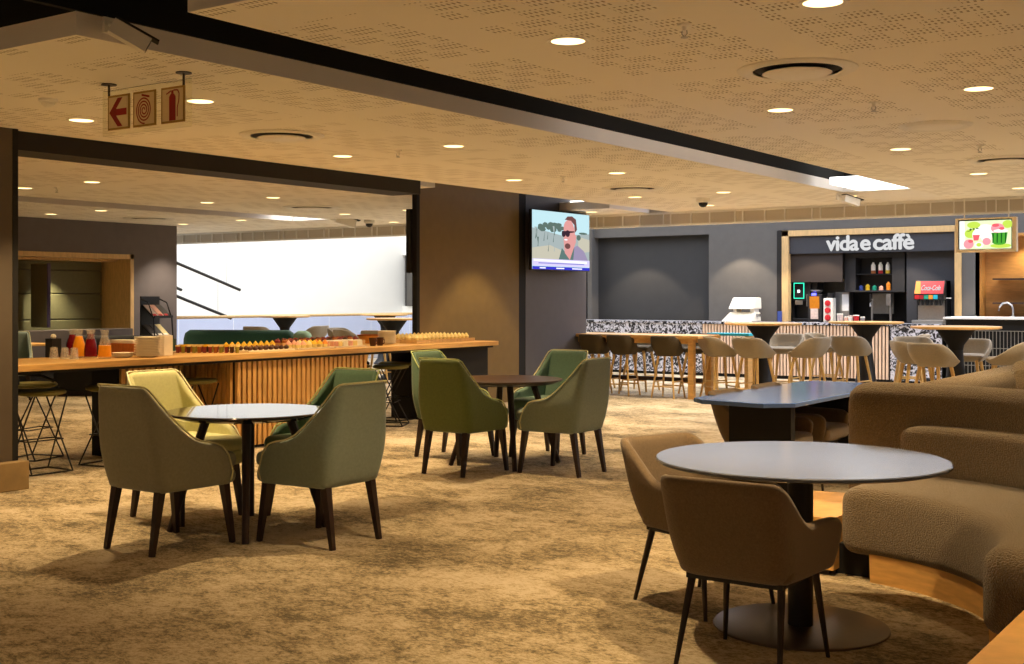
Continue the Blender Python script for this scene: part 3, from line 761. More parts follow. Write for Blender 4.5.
# ------------------------------------------------------------------ bar stools round the high tables
def face(x, y, tx, ty): return math.atan2(-(tx-x), ty-y)
def st(x, y, tgt, label, fab='stool_taupe', grp='taupe bar stools', **k):
    return tub_stool(label, (x, y, 0), face(x, y, *tgt), fab, grp, **k)
st(-6.87, 15.80, (T[0][0]+.35, T[0][1]), 'taupe bar stool seen from behind at the left oak bar table')
st(-7.45, 15.9, T[0], 'taupe bar stool turned right at the left side of the left bar table')
st(-7.05, 17.28, T[0], 'taupe bar stool between the left bar table and the slatted counter')
st(-6.30, 16.3, T[0], 'taupe bar stool turned left at the right side of the left bar table')
st(-5.96, 17.17, (T[1][0]+.25, T[1][1]), 'taupe bar stool seen from behind at the farthest bar table')
st(-6.7, 18.1, T[1], 'taupe bar stool turned right at the left of the farthest bar table')
st(-5.48, 18.29, T[1], 'taupe bar stool right of the farthest bar table before the stone panel')
st(-4.2, 15.05, (T[2][0]+.3, T[2][1]), 'taupe bar stool seen from behind at the bar table nearest the sofa')
st(-4.6, 15.60, T[2], 'taupe bar stool turned right at the left of the bar table nearest the sofa')
st(-3.58, 15.95, T[2], 'taupe bar stool turned left at the right of the bar table nearest the sofa')
st(-4.20, 16.6, T[2], 'taupe bar stool behind the bar table nearest the sofa')
st(-5.02, 17.05, T[2], 'pale taupe bar stool between the farthest bar table and the nearest one')
# long high oak table with dark stools
t = thing('high_table', 'long high oak table with dark brown stools before the stone counter', 'table', (0, 0, 0))
MB().m('wood_light').box(-10.7, -7.58, 15.46, 16.2, .855, .9).build('tabletop', parent=t, bevel=.004)
MB().m('wood_light').box(-10.6, -7.68, 15.53, 15.56, .78, .855).box(-10.6, -7.68, 16.1, 16.13, .78, .855).build('apron', parent=t)
for x in (-7.76, -10.6):
    for y in (15.50, 16.08): MB().m('wood_light').box(x, x+.085, y, y+.08, 0, .856).build('leg', parent=t, bevel=.003)
MB().m('wood_dark').box(-10.55, -7.7, 15.79, 15.85, .22, .28).build('foot_rail', parent=t)
DS = [(-9.34, 15.6, 'leftmost dark brown bar stool at the long oak table by the partition'), (-8.86, 15.60, 'middle dark brown bar stool with oak legs at the long oak table'),
      (-8.10, 15.55, 'dark brown bar stool at the long oak table nearest its corner leg')]
for x, y, l in DS: tub_stool(l, (x, y, 0), 0, 'stool_brown', 'dark brown bar stools', H=.9).scale = (.8, .8, 1)
for x, l in [(-9.9, 'dark bar stool on the far side of the long oak table, left'), (-9.1, 'dark bar stool on the far side of the long oak table, middle'), (-8.1, 'dark bar stool on the far side of the long oak table by its right end')]:
    tub_stool(l, (x, 16.55, 0), PI, 'stool_brown', 'dark brown bar stools')
t = thing('high_bench', 'narrow turquoise high bench between oak table and slatted counter', 'bench', (-8.1, 17.7, 0))
MB().m('turquoise').box(-.36, .36, -.14, .14, .84, .88).build('top', parent=t, bevel=.006)
for sx in (-.3, .3): MB().m('wood_light').box(sx-.03, sx+.03, -.1, .1, 0, .84).build('leg', parent=t)

# ------------------------------------------------------------------ cafe counter
t = thing('cafe_counter', 'long cafe counter with pale slatted front and black white stone panels', 'counter', (0, 0, 0))
MB().m('stone').box(-12.9, -5.56, 20.28, 20.98, .965, 1.0).build('worktop', parent=t)
MB().m('black_matte').box(-12.9, -5.56, 20.34, 20.95, 0, .965).build('carcass', parent=t)
MB().m('stone').box(-12.9, -9.88, 20.30, 20.34, .05, .965).build('stone_panel', parent=t)
MB().m('stone').box(-6.40, -5.56, 20.30, 20.34, .05, .965).build('stone_panel', parent=t)
b = MB().m('wood_slat_pale'); x = -9.86
while x < -6.44:
    b.box(x, x+.036, 20.30, 20.34, .06, .955); x += .0605
b.build('slat_front', parent=t)
t = thing('bar_counter', 'taller dark ribbed counter with white top at far right', 'counter', (0, 0, 0))
MB().m('white_paint').box(-5.52, -2.6, 20.24, 20.98, 1.09, 1.125).build('worktop', parent=t, bevel=.004)
MB().m('black_matte').box(-5.5, -2.6, 20.34, 20.95, 0, 1.09).build('carcass', parent=t)
b = MB().m('steel_dull'); x = -5.48
while x < -2.62:
    b.box(x, x+.008, 20.31, 20.325, .05, .9); x += .055
for z in (.9, .62, .34): b.box(-5.48, -2.62, 20.308, 20.325, z, z+.012)
b.build('ribbed_grille', parent=t)
# timber surround of the cafe bay
ts = t = thing('timber_surround', 'oak frame around the dark cafe bay', 'frame', (0, 0, 0))
MB().m('wood_frame').box(-8.60, -8.47, 20.97, 21.1, 1.0, 2.66).build('post', parent=t, bevel=.004)
MB().m('wood_frame').box(-5.53, -5.42, 20.97, 21.1, 1.0, 2.66).build('post', parent=t, bevel=.004)
MB().m('wood_frame').box(-8.60, -5.42, 20.97, 21.1, 2.555, 2.66).build('head', parent=t, bevel=.004)
t = thing('sign_fascia', 'dark fascia board with pale shop lettering over the cafe', 'sign', (0, 0, 0))
MB().m('panel_grey').box(-8.47, -5.53, 21.02, 21.08, 2.235, 2.555).build('board', parent=t)
def text(s, name, m, par, loc, size, rot=(PI/2, 0, 0), ext=.008, off=.0, sx=1., shear=0., wid=None, bold=0.):
    c = bpy.data.curves.new(name, 'FONT'); c.body = s; c.size = size; c.extrude = ext; c.offset = off; c.shear = shear
    c.space_character = .95
    o = bpy.data.objects.new(name+'_curve', c); COL.objects.link(o)
    bpy.context.view_layer.update()
    me = bpy.data.meshes.new_from_object(o.evaluated_get(bpy.context.evaluated_depsgraph_get()))
    bpy.data.objects.remove(o); bpy.data.curves.remove(c)
    xs = [v.co.x for v in me.vertices]; x0, x1 = min(xs), max(xs)
    k = (wid/(x1-x0)) if wid else sx
    for v in me.vertices: v.co.x = (v.co.x-x0)*k
    me.materials.clear(); me.materials.append(MATS[m])
    if bold:
        bm = bmesh.new(); bm.from_mesh(me); src = bm.verts[:]+bm.edges[:]+bm.faces[:]
        for dx, dy in ((bold, 0), (-bold, 0), (0, bold), (0, -bold)):
            g = bmesh.ops.duplicate(bm, geom=src)['geom']
            bmesh.ops.translate(bm, verts=[v for v in g if isinstance(v, bmesh.types.BMVert)], vec=(dx, dy, 0))
        bm.to_mesh(me); bm.free()
    for p in me.polygons: p.material_index = 0
    r = bpy.data.objects.new(name, me); COL.objects.link(r); r.location = loc; r.rotation_euler = rot; r.parent = par
    return r
text('vida', 'lettering', 'letter', t, (-7.765, 21.012, 2.282), .375, wid=.575, bold=.011)
text('e', 'lettering', 'letter', t, (-7.145, 21.012, 2.282), .375, wid=.165, bold=.011)
text('caffè', 'lettering', 'letter', t, (-6.915, 21.012, 2.282), .375, wid=.69, bold=.011)
t = tag(MB().m('shutter').box(-8.47, -7.5, 21.08, 21.12, 1.72, 2.235).build('roller_shutter'), 'dark brown shutter panel under the fascia at left', 'panel')
MB().m('panel_grey').box(-6.4, -5.53, 21.20, 21.24, 1.0, 2.235).build('back_panel', parent=ts)
t = tag(MB().m('steel_dull').box(-8.47, -7.6, 21.80, 21.84, 1.0, 1.78).build('splashback'), 'grey metal splashback behind the coffee machine', 'panel')
t = thing('wall_cabinet', 'black wall cabinet with open shelves of bottles over the taps', 'cabinet', (0, 0, 0))
b = MB().m('cab_black').box(-7.51, -7.31, 21.22, 21.6, 1.54, 2.23).box(-6.66, -6.44, 21.22, 21.6, 1.54, 2.23).box(-7.31, -6.66, 21.22, 21.6, 2.15, 2.23).box(-7.31, -6.66, 21.22, 21.6, 1.54, 1.57).box(-7.31, -6.66, 21.5, 21.6, 1.57, 2.15)
b.build('carcass', parent=t)
MB().m('black_matte').box(-7.31, -6.66, 21.24, 21.5, 1.845, 1.865).build('shelf', parent=t)
def syrup(x, z, h, m1, m2, label, name='bottle'):
    t = thing(name, label, 'bottle', (x, 21.34, z))
    MB().m(m1).lathe([(.036, 0), (.038, .01), (.038, h*.75), (.02, h*.88), (.016, h)], n=14).build('body', parent=t, smooth=True)
    MB().m(m2).lathe([(.039, .0), (.0395, h*.28)], n=14, cap=False).build('band', parent=t)
for i, (x, m2) in enumerate([(-7.03, 'pastry'), (-6.90, 'red'), (-6.77, 'yellow')]):
    syrup(x, 1.866, .20, 'card_white', m2, ['white bottle with brown band on the upper cafe shelf', 'white bottle with red band on the upper cafe shelf', 'white bottle with yellow band on the upper cafe shelf'][i])
for x, m, h, l in [(-7.25, 'blue_item', .09, 'small blue jar on the lower cafe shelf'), (-7.13, 'yellow', .11, 'small yellow jar on the lower cafe shelf'), (-7.01, 'green_item', .09, 'small green jar on the lower cafe shelf'),
                   (-6.89, 'pink', .08, 'small pink jar on the lower cafe shelf'), (-6.76, 'orange', .15, 'tall orange bottle on the lower cafe shelf')]:
    syrup(x, 1.57, h, m, m, l, 'jar' if h < .12 else 'bottle')
# machines behind the counter stand on a back bench
t = tag(MB().m('black_matte').box(-8.47, -5.55, 21.1, 21.8, .0, 1.0).build('back_bench'), 'black bench under the cafe machines behind the counter', 'counter')
t = thing('coffee_machine', 'black bean to cup coffee machine with green edged screen', 'coffee machine', (-8.30, 21.35, 1.0))
MB().m('black_metal').box(-.17, .17, -.2, .2, .0, .06).box(-.17, .17, .0, .2, .06, .42).box(-.17, .17, -.17, .2, .38, .74).build('body', parent=t, bevel=.012)
MB().m('black_metal').box(-.28, -.17, -.1, .2, 0, .68).box(.17, .28, -.12, .2, .30, .76).build('side_tower', parent=t, bevel=.01)
b = MB().m('scr_green').box(-.15, .05, -.176, -.17, .42, .71).m('black_matte').box(-.135, .035, -.178, -.176, .435, .695).m('scr_white').box(-.075, -.03, -.18, -.178, .53, .58)
b.build('screen', parent=t)
MB().m('steel').box(-.12, .02, -.178, -.17, .31, .39).box(.1, .115, -.19, -.17, .28, .5).build('spout', parent=t)
t = thing('coffee_grinder', 'coffee dispenser with amber front and blue light', 'coffee grinder', (-8.03, 21.22, 1.0))
MB().m('cab_black').box(-.13, .13, -.1, .15, 0, .5).build('body', parent=t, bevel=.01)
MB().m('amber').box(-.09, .09, -.115, -.1, .24, .46).build('front_panel', parent=t)
MB().m('paper_pale').box(-.07, .07, -.12, -.1, .05, .24).build('label_card', parent=t)
MB().m('steel').lathe([(.05, .5), (.11, .56), (.11, .58)], n=20).build('hopper', parent=t, smooth=True)
MB().m('led_blue').box(-.05, .03, -.122, -.1, .475, .52).build('light', parent=t)
t = thing('capsule_dispenser', 'white dispenser column with three round red knobs', 'dispenser', (-7.76, 21.12, 1.0))
MB().m('card_white').box(-.085, .085, -.06, .12, 0, .43).build('body', parent=t, bevel=.01)
for z in (.08, .21, .34):
    k = MB().m('red').lathe([(.052, 0), (.052, .03), (.03, .036)], n=20).build('knob', parent=t, smooth=True); k.location = (0, -.06, z); k.rotation_euler = (PI/2, 0, 0)
MB().m('black_matte').cyl(.02, .04, .43, .52, .06, n=18).build('lid', parent=t, smooth=True)
t = thing('steel_box', 'upright steel box between the red knobs and the shelf cabinet', 'box', (-7.6, 21.45, 1.0))
MB().m('steel').box(-.13, .13, -.1, .12, 0, .54).build('body', parent=t, bevel=.008)
MB().m('white_paint').box(0, .12, -.108, -.1, .2, .5).build('label_plate', parent=t)
t = thing('beer_tap', 'steel double tap font before a grey tile panel', 'tap', (-6.95, 21.3, 1.0))
MB().m('steel').tube([(-.09, 0, 0), (-.09, 0, .42)], .018, 10).tube([(-.09, 0, .36), (-.09, -.09, .34), (-.09, -.1, .28)], .013, 8).build('column', parent=t, smooth=True)
MB().m('black_metal').tube([(-.09, -.06, .37), (-.09, -.09, .5)], .016, 8).build('handle', parent=t, smooth=True)
MB().m('steel').tube([(.24, 0, 0), (.24, 0, .5)], .022, 10).box(.18, .26, -.06, .06, .3, .5).build('column', parent=t, smooth=True)
t = tag(MB().m('steel_dull').box(-7.14, -6.76, 21.62, 21.65, 1.15, 1.52).build('tile_panel'), 'grey panel behind the taps', 'panel')
for i, (x, m, r, h, l) in enumerate([(-7.38, 'paper_pale', .055, .15, 'tan paper cup stack on the cafe counter before the taps'), (-7.27, 'pink', .035, .1, 'pink and white cup on the cafe counter'),
                              (-7.19, 'card_white', .042, .12, 'white takeaway cup on the cafe counter'), (-7.09, 'red', .05, .13, 'red box shaped cup on the cafe counter'), (-6.98, 'steel', .04, .1, 'grey cup at the right end of the cafe cup row')]):
    t = thing('paper_cup', l, 'cup', (x, 20.62, 1.0))
    MB().m(m).lathe([(r*.75, 0), (r, h), (r*.92, h), (r*.7, .01)], n=20, cap=False).build('cup', parent=t, smooth=True)
    MB().m('card_white' if m != 'card_white' else 'paper_pale').lathe([(r*1.04, h-.006), (r*1.04, h+.006), (r*.8, h+.01), (0, h+.01)], n=20).build('rim', parent=t, smooth=True)
t = thing('drinks_dispenser', 'black soft drinks dispenser with slanted red lit panel', 'drinks dispenser', (-5.89, 20.85, 1.0))
MB().m('black_metal').box(-.25, .25, .05, .3, .05, .72).box(-.25, .25, -.12, .3, .4, .5).hexa([(-.25, -.12, .5), (.25, -.12, .5), (.25, .3, .5), (-.25, .3, .5)], [(-.25, -.02, .73), (.25, -.02, .73), (.25, .3, .73), (-.25, .3, .73)]).build('housing', parent=t, bevel=.006)
MB().m('steel').box(-.22, .22, .03, .05, .06, .4).build('splash_plate', parent=t)
MB().m('steel_dull').box(-.26, .26, -.2, .3, 0, .06).build('drip_tray', parent=t, bevel=.005)
p = MB().m('red').hexa([(-.235, -.126, .505), (.235, -.126, .505), (.235, -.118, .505), (-.235, -.118, .505)], [(-.235, -.03, .715), (.235, -.03, .715), (.235, -.022, .715), (-.235, -.022, .715)])
p.m('orange').hexa([(-.235, -.128, .505), (-.13, -.128, .505), (-.13, -.12, .505), (-.235, -.12, .505)], [(-.235, -.032, .715), (-.16, -.032, .715), (-.16, -.024, .715), (-.235, -.024, .715)])
p = p.build('brand_panel', parent=t)
text('Coca-Cola', 'script', 'letter', p, (-.13, -.104, .565), .13, rot=(math.radians(66), 0, 0), ext=.002, shear=.3, wid=.32, off=.002)
b = MB()
for i, m in enumerate(['red', 'red_dark', 'green_item', 'orange', 'turquoise', 'black_matte']): b.m(m).box(-.23+i*.077, -.23+i*.077+.07, -.126, -.12, .415, .485)
b.build('flavour_buttons', parent=t)
for i in range(6): MB().m('black_metal').lathe([(.02, .31), (.028, .36), (.03, .4)], -.19+i*.076, -.06, 12).build('nozzle', parent=t, smooth=True)
MB().m('card_white').box(.25, .33, .02, .04, .42, .44).build('side_tag', parent=t)
# white double decked machine at the left of the slats
t = thing('conveyor_toaster', 'white two tier countertop machine on the cafe counter', 'toaster', (-9.2, 20.62, 1.0))
MB().m('card_white').hexa([(-.33, -.26, 0), (.27, -.26, 0), (.27, .2, 0), (-.33, .2, 0)], [(-.24, -.06, .17), (.26, -.06, .17), (.26, .2, .17), (-.24, .2, .17)]).build('lower_deck', parent=t, bevel=.02, seg=3)
MB().m('card_white').hexa([(-.22, -.18, .23), (.28, -.18, .23), (.28, .2, .23), (-.22, .2, .23)], [(-.17, -.08, .44), (.27, -.08, .44), (.27, .2, .44), (-.17, .2, .44)]).build('upper_deck', parent=t, bevel=.02, seg=3)
MB().m('white_metal').box(-.17, -.11, -.05, .18, .16, .24).box(.16, .23, -.05, .18, .16, .24).build('riser', parent=t)
MB().m('steel').tube([(.26, .0, .12), (.34, .0, .12)], .03, 10).build('knob', parent=t, smooth=True)
tag(MB().m('blue_item').box(-8.63, -8.56, 20.85, 20.9, 1.0, 1.19).build('card_stand'), 'small blue card stand beside the oak cafe frame', 'card stand')
# shelves, tap at far right
tag(MB().m('wood_dark').box(-4.95, -3.3, 21.1, 21.54, 1.735, 1.76).build('shelf'), 'upper thin shelf in the oak bay at far right', 'shelf')
tag(MB().m('wood_dark').box(-4.95, -3.3, 21.1, 21.54, 1.335, 1.36).build('shelf'), 'lower thin shelf in the oak bay above the steel tap', 'shelf')
t = thing('mixer_tap', 'curved steel tap on the white worktop at far right', 'tap', (-4.62, 20.8, 1.125))
MB().m('steel').tube([(.06, 0, 0), (.06, 0, .12), (.04, 0, .19), (-.03, 0, .235), (-.1, 0, .22), (-.15, 0, .16), (-.16, 0, .10)], .016, 10).build('spout', parent=t, smooth=True)
MB().m('steel').cyl(.06, 0, 0, .02, .03, n=18).build('base', parent=t, smooth=True)

# hanging menu screens
def menu(x0, label):
    t = thing('menu_screen', label, 'screen', (x0, 16.0, 2.02), 0)
    w, h = .74, .435
    MB().m('oak_pale').box(0, w, 0, .1, 0, .035).box(0, w, 0, .1, h-.02, h).box(0, .035, 0, .1, .035, h-.02).box(w-.05, w, 0, .1, .035, h-.02).build('frame', parent=t, bevel=.003)
    MB().m('black_matte').box(.03, w-.045, .012, .09, .03, h-.015).build('display', parent=t)
    for x in (.1, w-.1): MB().m('white_metal').tube([(x, .05, h), (x, .05, .7)], .008, 6).build('hanger', parent=t)
    return t, w, h
def pict(name, par, x0, z0, w, h, y, items):
    b = MB(); k = 0
    for m, pts in items:
        b.m(m).poly([(x0+px*w, y-k*.00012, z0+pz*h) for px, pz in pts]); k += 1
    o = b.build(name, parent=par)
    return o
def ell(cx, cz, rx, rz, n=18, a0=0, a1=2*PI): return [(cx+rx*math.cos(a0+(a1-a0)*i/n), cz+rz*math.sin(a0+(a1-a0)*i/n)) for i in range(n if abs(a1-a0-2*PI) < 1e-6 else n+1)]
t, w, h = menu(-4.21, 'hanging oak framed menu screen showing watermelon and pink drinks')
it = [('mn_bg', [(0, 0), (1, 0), (1, 1), (0, 1)]), ('mn_white', [(0, 0), (.12, 0), (.1, 1), (0, 1)]), ('mn_white', ell(.5, .62, .2, .25)), ('mn_lime', ell(.28, .85, .13, .12)), ('mn_lime', ell(.93, .85, .1, .14)), ('mn_lime', ell(.22, .55, .12, .16)),
      ('mn_white', ell(.33, .5, .08, .18)), ('mn_rose', [(.26, .5), (.40, .5), (.37, .3), (.28, .3)]), ('mn_white', ell(.52, .4, .1, .16)), ('mn_pink', ell(.53, .26, .08, .13)), ('mn_pink', ell(.18, .18, .1, .17)), ('mn_rose', ell(.22, .28, .05, .06)),
      ('mn_white', ell(.38, .14, .09, .11)), ('mn_lime', ell(.38, .15, .05, .07)), ('mn_lime', ell(.8, .1, .2, .08)), ('mn_green', [(.62, .56), (.93, .56), (.9, .2), (.66, .2)]), ('mn_green', ell(.775, .2, .12, .07))]
for x in (.64, .72, .80, .88): it.append(('mn_dark', [(x, .56), (x+.03, .56), (x+.022, .2), (x-.0, .2)]))
it += [('mn_pink', ell(.74, .72, .13, .17)), ('mn_white', ell(.8, .62, .14, .06)), ('mn_rose', ell(.7, .82, .07, .06)), ('mn_rose', ell(.82, .7, .05, .05)),
       ('mn_ink', [(.13, .62), (.2, .66), (.24, .7), (.24, .67), (.2, .63)]), ('mn_ink', ell(.22, .7, .025, .03)), ('mn_ink', ell(.28, .71, .025, .03)), ('mn_ink', ell(.35, .73, .03, .02))]
pict('picture', t, .05, .04, w-.11, h-.075, .01, it)
t2, w, h = menu(-3.35, 'second hanging oak framed screen cut by the right edge of the photo')
pict('picture', t2, .05, .04, w-.11, h-.075, .01, [('mn_bg', [(0, 0), (1, 0), (1, 1), (0, 1)]), ('mn_pink', ell(.3, .4, .12, .2)), ('mn_lime', ell(.65, .6, .16, .2))])

# television on the partition (flat picture built on its screen), facing +X
t = thing('television', 'wall television on the partition showing a bearded man in sunglasses', 'television', (-9.42, 14.0, 1.83))
MB().m('black_metal').box(-.05, 0, 0, 1.56, 0, .855).build('casing', parent=t, bevel=.008)
MB().m('black_matte').box(-.178, -.05, .45, 1.1, .2, .65).build('wall_bracket', parent=t)
tv = [('tv_sky', [(0, 0), (1, 0), (1, 1), (0, 1)]), ('tv_haze', [(0, .18), (1, .18), (1, .66), (.5, .6), (0, .7)]), ('tv_ground', [(0, .15), (.6, .15), (.6, .3), (.3, .42), (0, .36)])]
rnd = random.Random(3)
for i in range(14): tv.append(('tv_tree', ell(.02+.5*rnd.random(), .68+.1*rnd.random(), .035+.03*rnd.random(), .03+.02*rnd.random(), 7)))
for i in range(12): tv.append(('tv_haze' if i % 3 == 0 else 'tv_tree', [(x := .03+.38*rnd.random(), z := .3+.3*rnd.random()), (x+.012, z), (x+.03-.05*rnd.random(), z+.16), (x+.02, z+.16)]))
tv += [('tv_ground', [(.78, .3), (1, .34), (1, .55), (.8, .6)]), ('tv_tree', ell(.88, .66, .08, .02, 9)), ('tv_tree', ell(.8, .58, .04, .05, 9)),
       ('tv_wrap', [(.62, .16), (.98, .16), (.9, .34), (.78, .44), (.7, .4)]), ('tv_shirt', [(.44, .16), (.7, .16), (.72, .4), (.6, .26), (.5, .38)]),
       ('tv_skin', [(.53, .52), (.55, .3), (.64, .18), (.7, .36), (.75, .5), (.72, .75), (.66, .88), (.58, .86), (.53, .7)]), ('tv_skin', ell(.62, .74, .09, .14)),
       ('tv_hair', [(.55, .88), (.6, .94), (.68, .95), (.75, .9), (.77, .72), (.73, .66), (.72, .8), (.66, .87)]), ('tv_skin', ell(.73, .58, .025, .05)),
       ('tv_dark', [(.5, .62), (.72, .67), (.72, .69), (.5, .68)]), ('tv_dark', ell(.53, .63, .035, .055)), ('tv_dark', ell(.6, .64, .04, .06)), ('tv_white', ell(.57, .53, .03, .012)), ('tv_hair', ell(.6, .42, .05, .05)),
       ('tv_band', [(0, .06), (1, .06), (1, .18), (0, .18)]), ('tv_white', [(.02, .14), (.95, .12), (.95, .16), (.02, .17)]), ('tv_mid', [(.1, .1), (.9, .1), (.9, .115), (.1, .115)]),
       ('tv_blue', [(0, 0), (1, 0), (1, .05), (0, .05)]), ('tv_white', [(.12, .015), (.22, .015), (.22, .035), (.12, .035)]), ('tv_white', [(.4, .015), (.54, .015), (.54, .035), (.4, .035)]), ('tv_white', [(.68, .015), (.86, .015), (.86, .035), (.68, .035)])]
b = MB(); 
for k, (m, pts) in enumerate(tv): b.m(m).poly([(.001+k*.00012, .012+px*1.536, .012+pz*.831) for px, pz in pts])
b.build('picture', parent=t)
t = thing('television', 'dark back edge of a screen on the far side of the brown partition', 'television', (-9.67, 11.66, 1.75))
MB().m('black_metal').box(-.07, -.0, 0, 1.3, 0, .8).build('casing', parent=t, bevel=.006)
MB().m('black_matte').box(-.16, -.07, .3, 1.0, .2, .6).build('rear_cover', parent=t)

# ------------------------------------------------------------------ serving counter
t = thing('serving_counter', 'long oak topped buffet counter with slatted front', 'counter', (0, 0, 0))
MB().m('wood_counter').box(-9.58, -8.6, 5.4, 12.06, .86, .912).build('worktop', parent=t, bevel=.004)
MB().m('black_matte').box(-9.54, -8.64, 5.45, 12.0, .835, .86).build('under_frame', parent=t)
MB().m('black_matte').box(-9.5, -8.70, 7.9, 9.68, 0, .84).box(-9.5, -9.13, 6.9, 7.9, 0, .84).build('carcass', parent=t)
b = MB().m('wood_slat'); y = 7.9
while y < 9.66: b.box(-8.70, -8.665, y, y+.042, .03, .835); y += .066
b.build('slat_front', parent=t)
b = MB().m('wood_slat'); y = 6.92
while y < 7.86: b.box(-9.13, -9.10, y, y+.042, .03, .835); y += .066
x = -9.1
while x < -8.74: b.box(x, x+.042, 7.865, 7.9, .03, .835); x += .066
b.build('recess_slats', parent=t)
MB().m('black_matte').box(-9.5, -8.72, 11.1, 12.0, 0, .84).build('end_block', parent=t)
MB().m('wood_slat').box(-9.5, -8.66, 9.68, 9.72, 0, .84).build('end_panel', parent=t)
CT = .912
def wire_stool(label, x, y, rz, back=False):
    t = thing('wire_stool', label, 'bar stool', (x, y, 0), rz, 'black wire stools at the counter')
    MB().m('stool_olive').lathe([(0, .635), (.15, .637), (.2, .652), (.205, .668), (.19, .682), (0, .676)], n=32).build('seat', parent=t, smooth=True)
    b = MB().m('black_metal')
    for sy in (-1, 1):
        b.tube([(-.15, sy*.15, .64), (.17, sy*.19, .012)], .007, 6).tube([(.15, sy*.15, .64), (-.17, sy*.19, .012)], .007, 6).tube([(-.17, sy*.19, .01), (.17, sy*.19, .01)], .007, 6)
    for sx in (-1, 1): b.tube([(sx*.17, -.19, .010), (sx*.17, .19, .010)], .007, 6)
    b.build('wire_legs', parent=t, smooth=True)
    b = MB().m('black_metal')
    b.tube([(-.075, -.165, .27), (.075, -.165, .27), (.075, .165, .27), (-.075, .165, .27)], .006, 6, closed=True)
    b.build('foot_ring', parent=t, smooth=True)
    if back:
        MB().m('black_metal').tube([(-.2, .02, .70), (-.17, -.12, .76), (0, -.21, .78), (.17, -.12, .76), (.2, .02, .70)], .016, 8).tube([(0, -.21, .78), (0, -.19, .66)], .008, 6).build('backrest', parent=t, smooth=True)
WS = [(-8.92, 5.98, 0, False, 'black wire stool with olive seat beside the left column'), (-9.72, 6.45, .3, True, 'black wire stool with low back on the far side of the counter'),
      (-9.36, 5.78, 0, False, 'black wire stool half hidden behind the left column'), (-8.86, 6.62, .2, False, 'black wire stool just left of the nearest sage chair'),
      (-8.93, 7.62, 0, False, 'black wire stool whose olive seat shows before the recessed slats'),
      (-8.95, 10.45, .5, False, 'black wire stool left of the green chairs under the counter end'), (-9.35, 10.25, .2, True, 'black wire stool behind another under the right counter end'), (-9.3, 10.95, 0, False, 'wire stool in the dark gap below the pastry boards')]
for x, y, r, bk, l in WS: wire_stool(l, x, y, r, bk)

# --- things on the serving counter
def tumbler(x, y, l):
    t = thing('glass_tumbler', l, 'glass', (x, y, CT), 0, 'upturned glasses')
    MB().m('cut_glass').lathe([(.040, .0), (.030, .10), (0, .104), (0, .098), (.026, .095), (.036, .0)], n=22, cap=False).build('bowl', parent=t, smooth=True)
    MB().m('china').lathe([(.041, .001), (.042, .006), (.038, .008)], n=22, cap=False).build('rim', parent=t, smooth=True)
for x, y, l in [(-9.30, 6.37, 'upturned clear glass farthest left on the oak counter'), (-9.16, 6.38, 'upturned clear glass in the middle of the three'), (-9.03, 6.38, 'upturned clear glass nearest the orange juice carafe')]: tumbler(x, y, l)
def carafe(x, y, fill, m, l):
    t = thing('juice_carafe', l, 'carafe', (x, y, CT), 0, 'juice carafes')
    P = [(.050, .0), (.056, .01), (.056, .06), (.050, .12), (.034, .175), (.028, .20), (.031, .225), (.040, .25)]
    MB().m('cut_glass').lathe([(.05, 0), (.0565, .012)]+[(interp([(z, r) for r, z in P], fill+(.25-fill)*k/8), fill+(.25-fill)*k/8) for k in range(9)], n=28, cap=False).build('vessel', parent=t, smooth=True)
    MB().m(m).lathe([(0, .013)]+[(interp([(z, r) for r, z in P], z)-.0, z) for z in [.014+(fill-.014)*k/8 for k in range(9)]]+[(0, fill)], n=28, cap=False).build('juice', parent=t, smooth=True)
carafe(-9.49, 6.69, .20, 'juice_red', 'carafe of red juice standing farthest back')
carafe(-9.27, 6.60, .19, 'juice_orange', 'full carafe of orange juice between the two red ones')
carafe(-9.13, 6.62, .215, 'juice_red', 'carafe of red juice in front beside the half empty orange one')
carafe(-8.96, 6.64, .115, 'juice_orange', 'half empty carafe of orange juice, rightmost')
t = thing('condiment_box', 'black box with a white lid behind the red juice', 'box', (-9.50, 6.50, CT)); MB().m('black_matte').box(-.05, .05, -.05, .05, 0, .17).build('body', parent=t, bevel=.006)
MB().m('china').ball(.0, 0, .185, .026).build('lid', parent=t, smooth=True)
t = thing('cutlery_caddy', 'brown wooden caddy behind the half empty carafe', 'caddy', (-9.36, 7.2, CT)); MB().m('pastry').box(-.2, .2, -.1, .1, 0, .11).build('box', parent=t, bevel=.004)
MB().m('card_white').box(-.18, .17, -.08, .08, .11, .14).build('napkins', parent=t, bevel=.004)
def plates(x, y, n, r, l, h=.0125):
    for k in range(n):
        t = tag(MB().m('china').lathe([(r*.55, 0), (r*.6, .003), (r, h*1.25), (r*1.0, h*1.55), (r*.6, .009), (0, .008)], n=40, cap=False).build('plate', smooth=True),
                ['lowest', 'second', 'third', 'fourth', 'fifth', 'sixth', 'seventh', 'eighth', 'ninth', 'tenth', 'eleventh', 'twelfth'][k]+(' plate up of ' if k else ' plate of ')+l, 'plate', 'plates in '+l)
        t.location = (x, y, CT+h*k)
plates(-8.86, 7.02, 12, .118, 'the tall cream stack near the napkin box', .0145)
plates(-9.0, 6.86, 3, .10, 'the low white stack right of the carafes', .0125)
plates(-9.05, 10.5, 10, .105, 'the cream stack left of the pastry boards', .0145)
t = thing('napkin_box', 'white upright napkin box beside the tall plate stack', 'box', (-8.97, 7.3, CT)); MB().m('card_white').box(-.05, .05, -.05, .05, 0, .185).build('box', parent=t, bevel=.004); MB().m('paper_pale').box(-.04, .04, -.04, .04, .185, .19).build('napkins', parent=t)
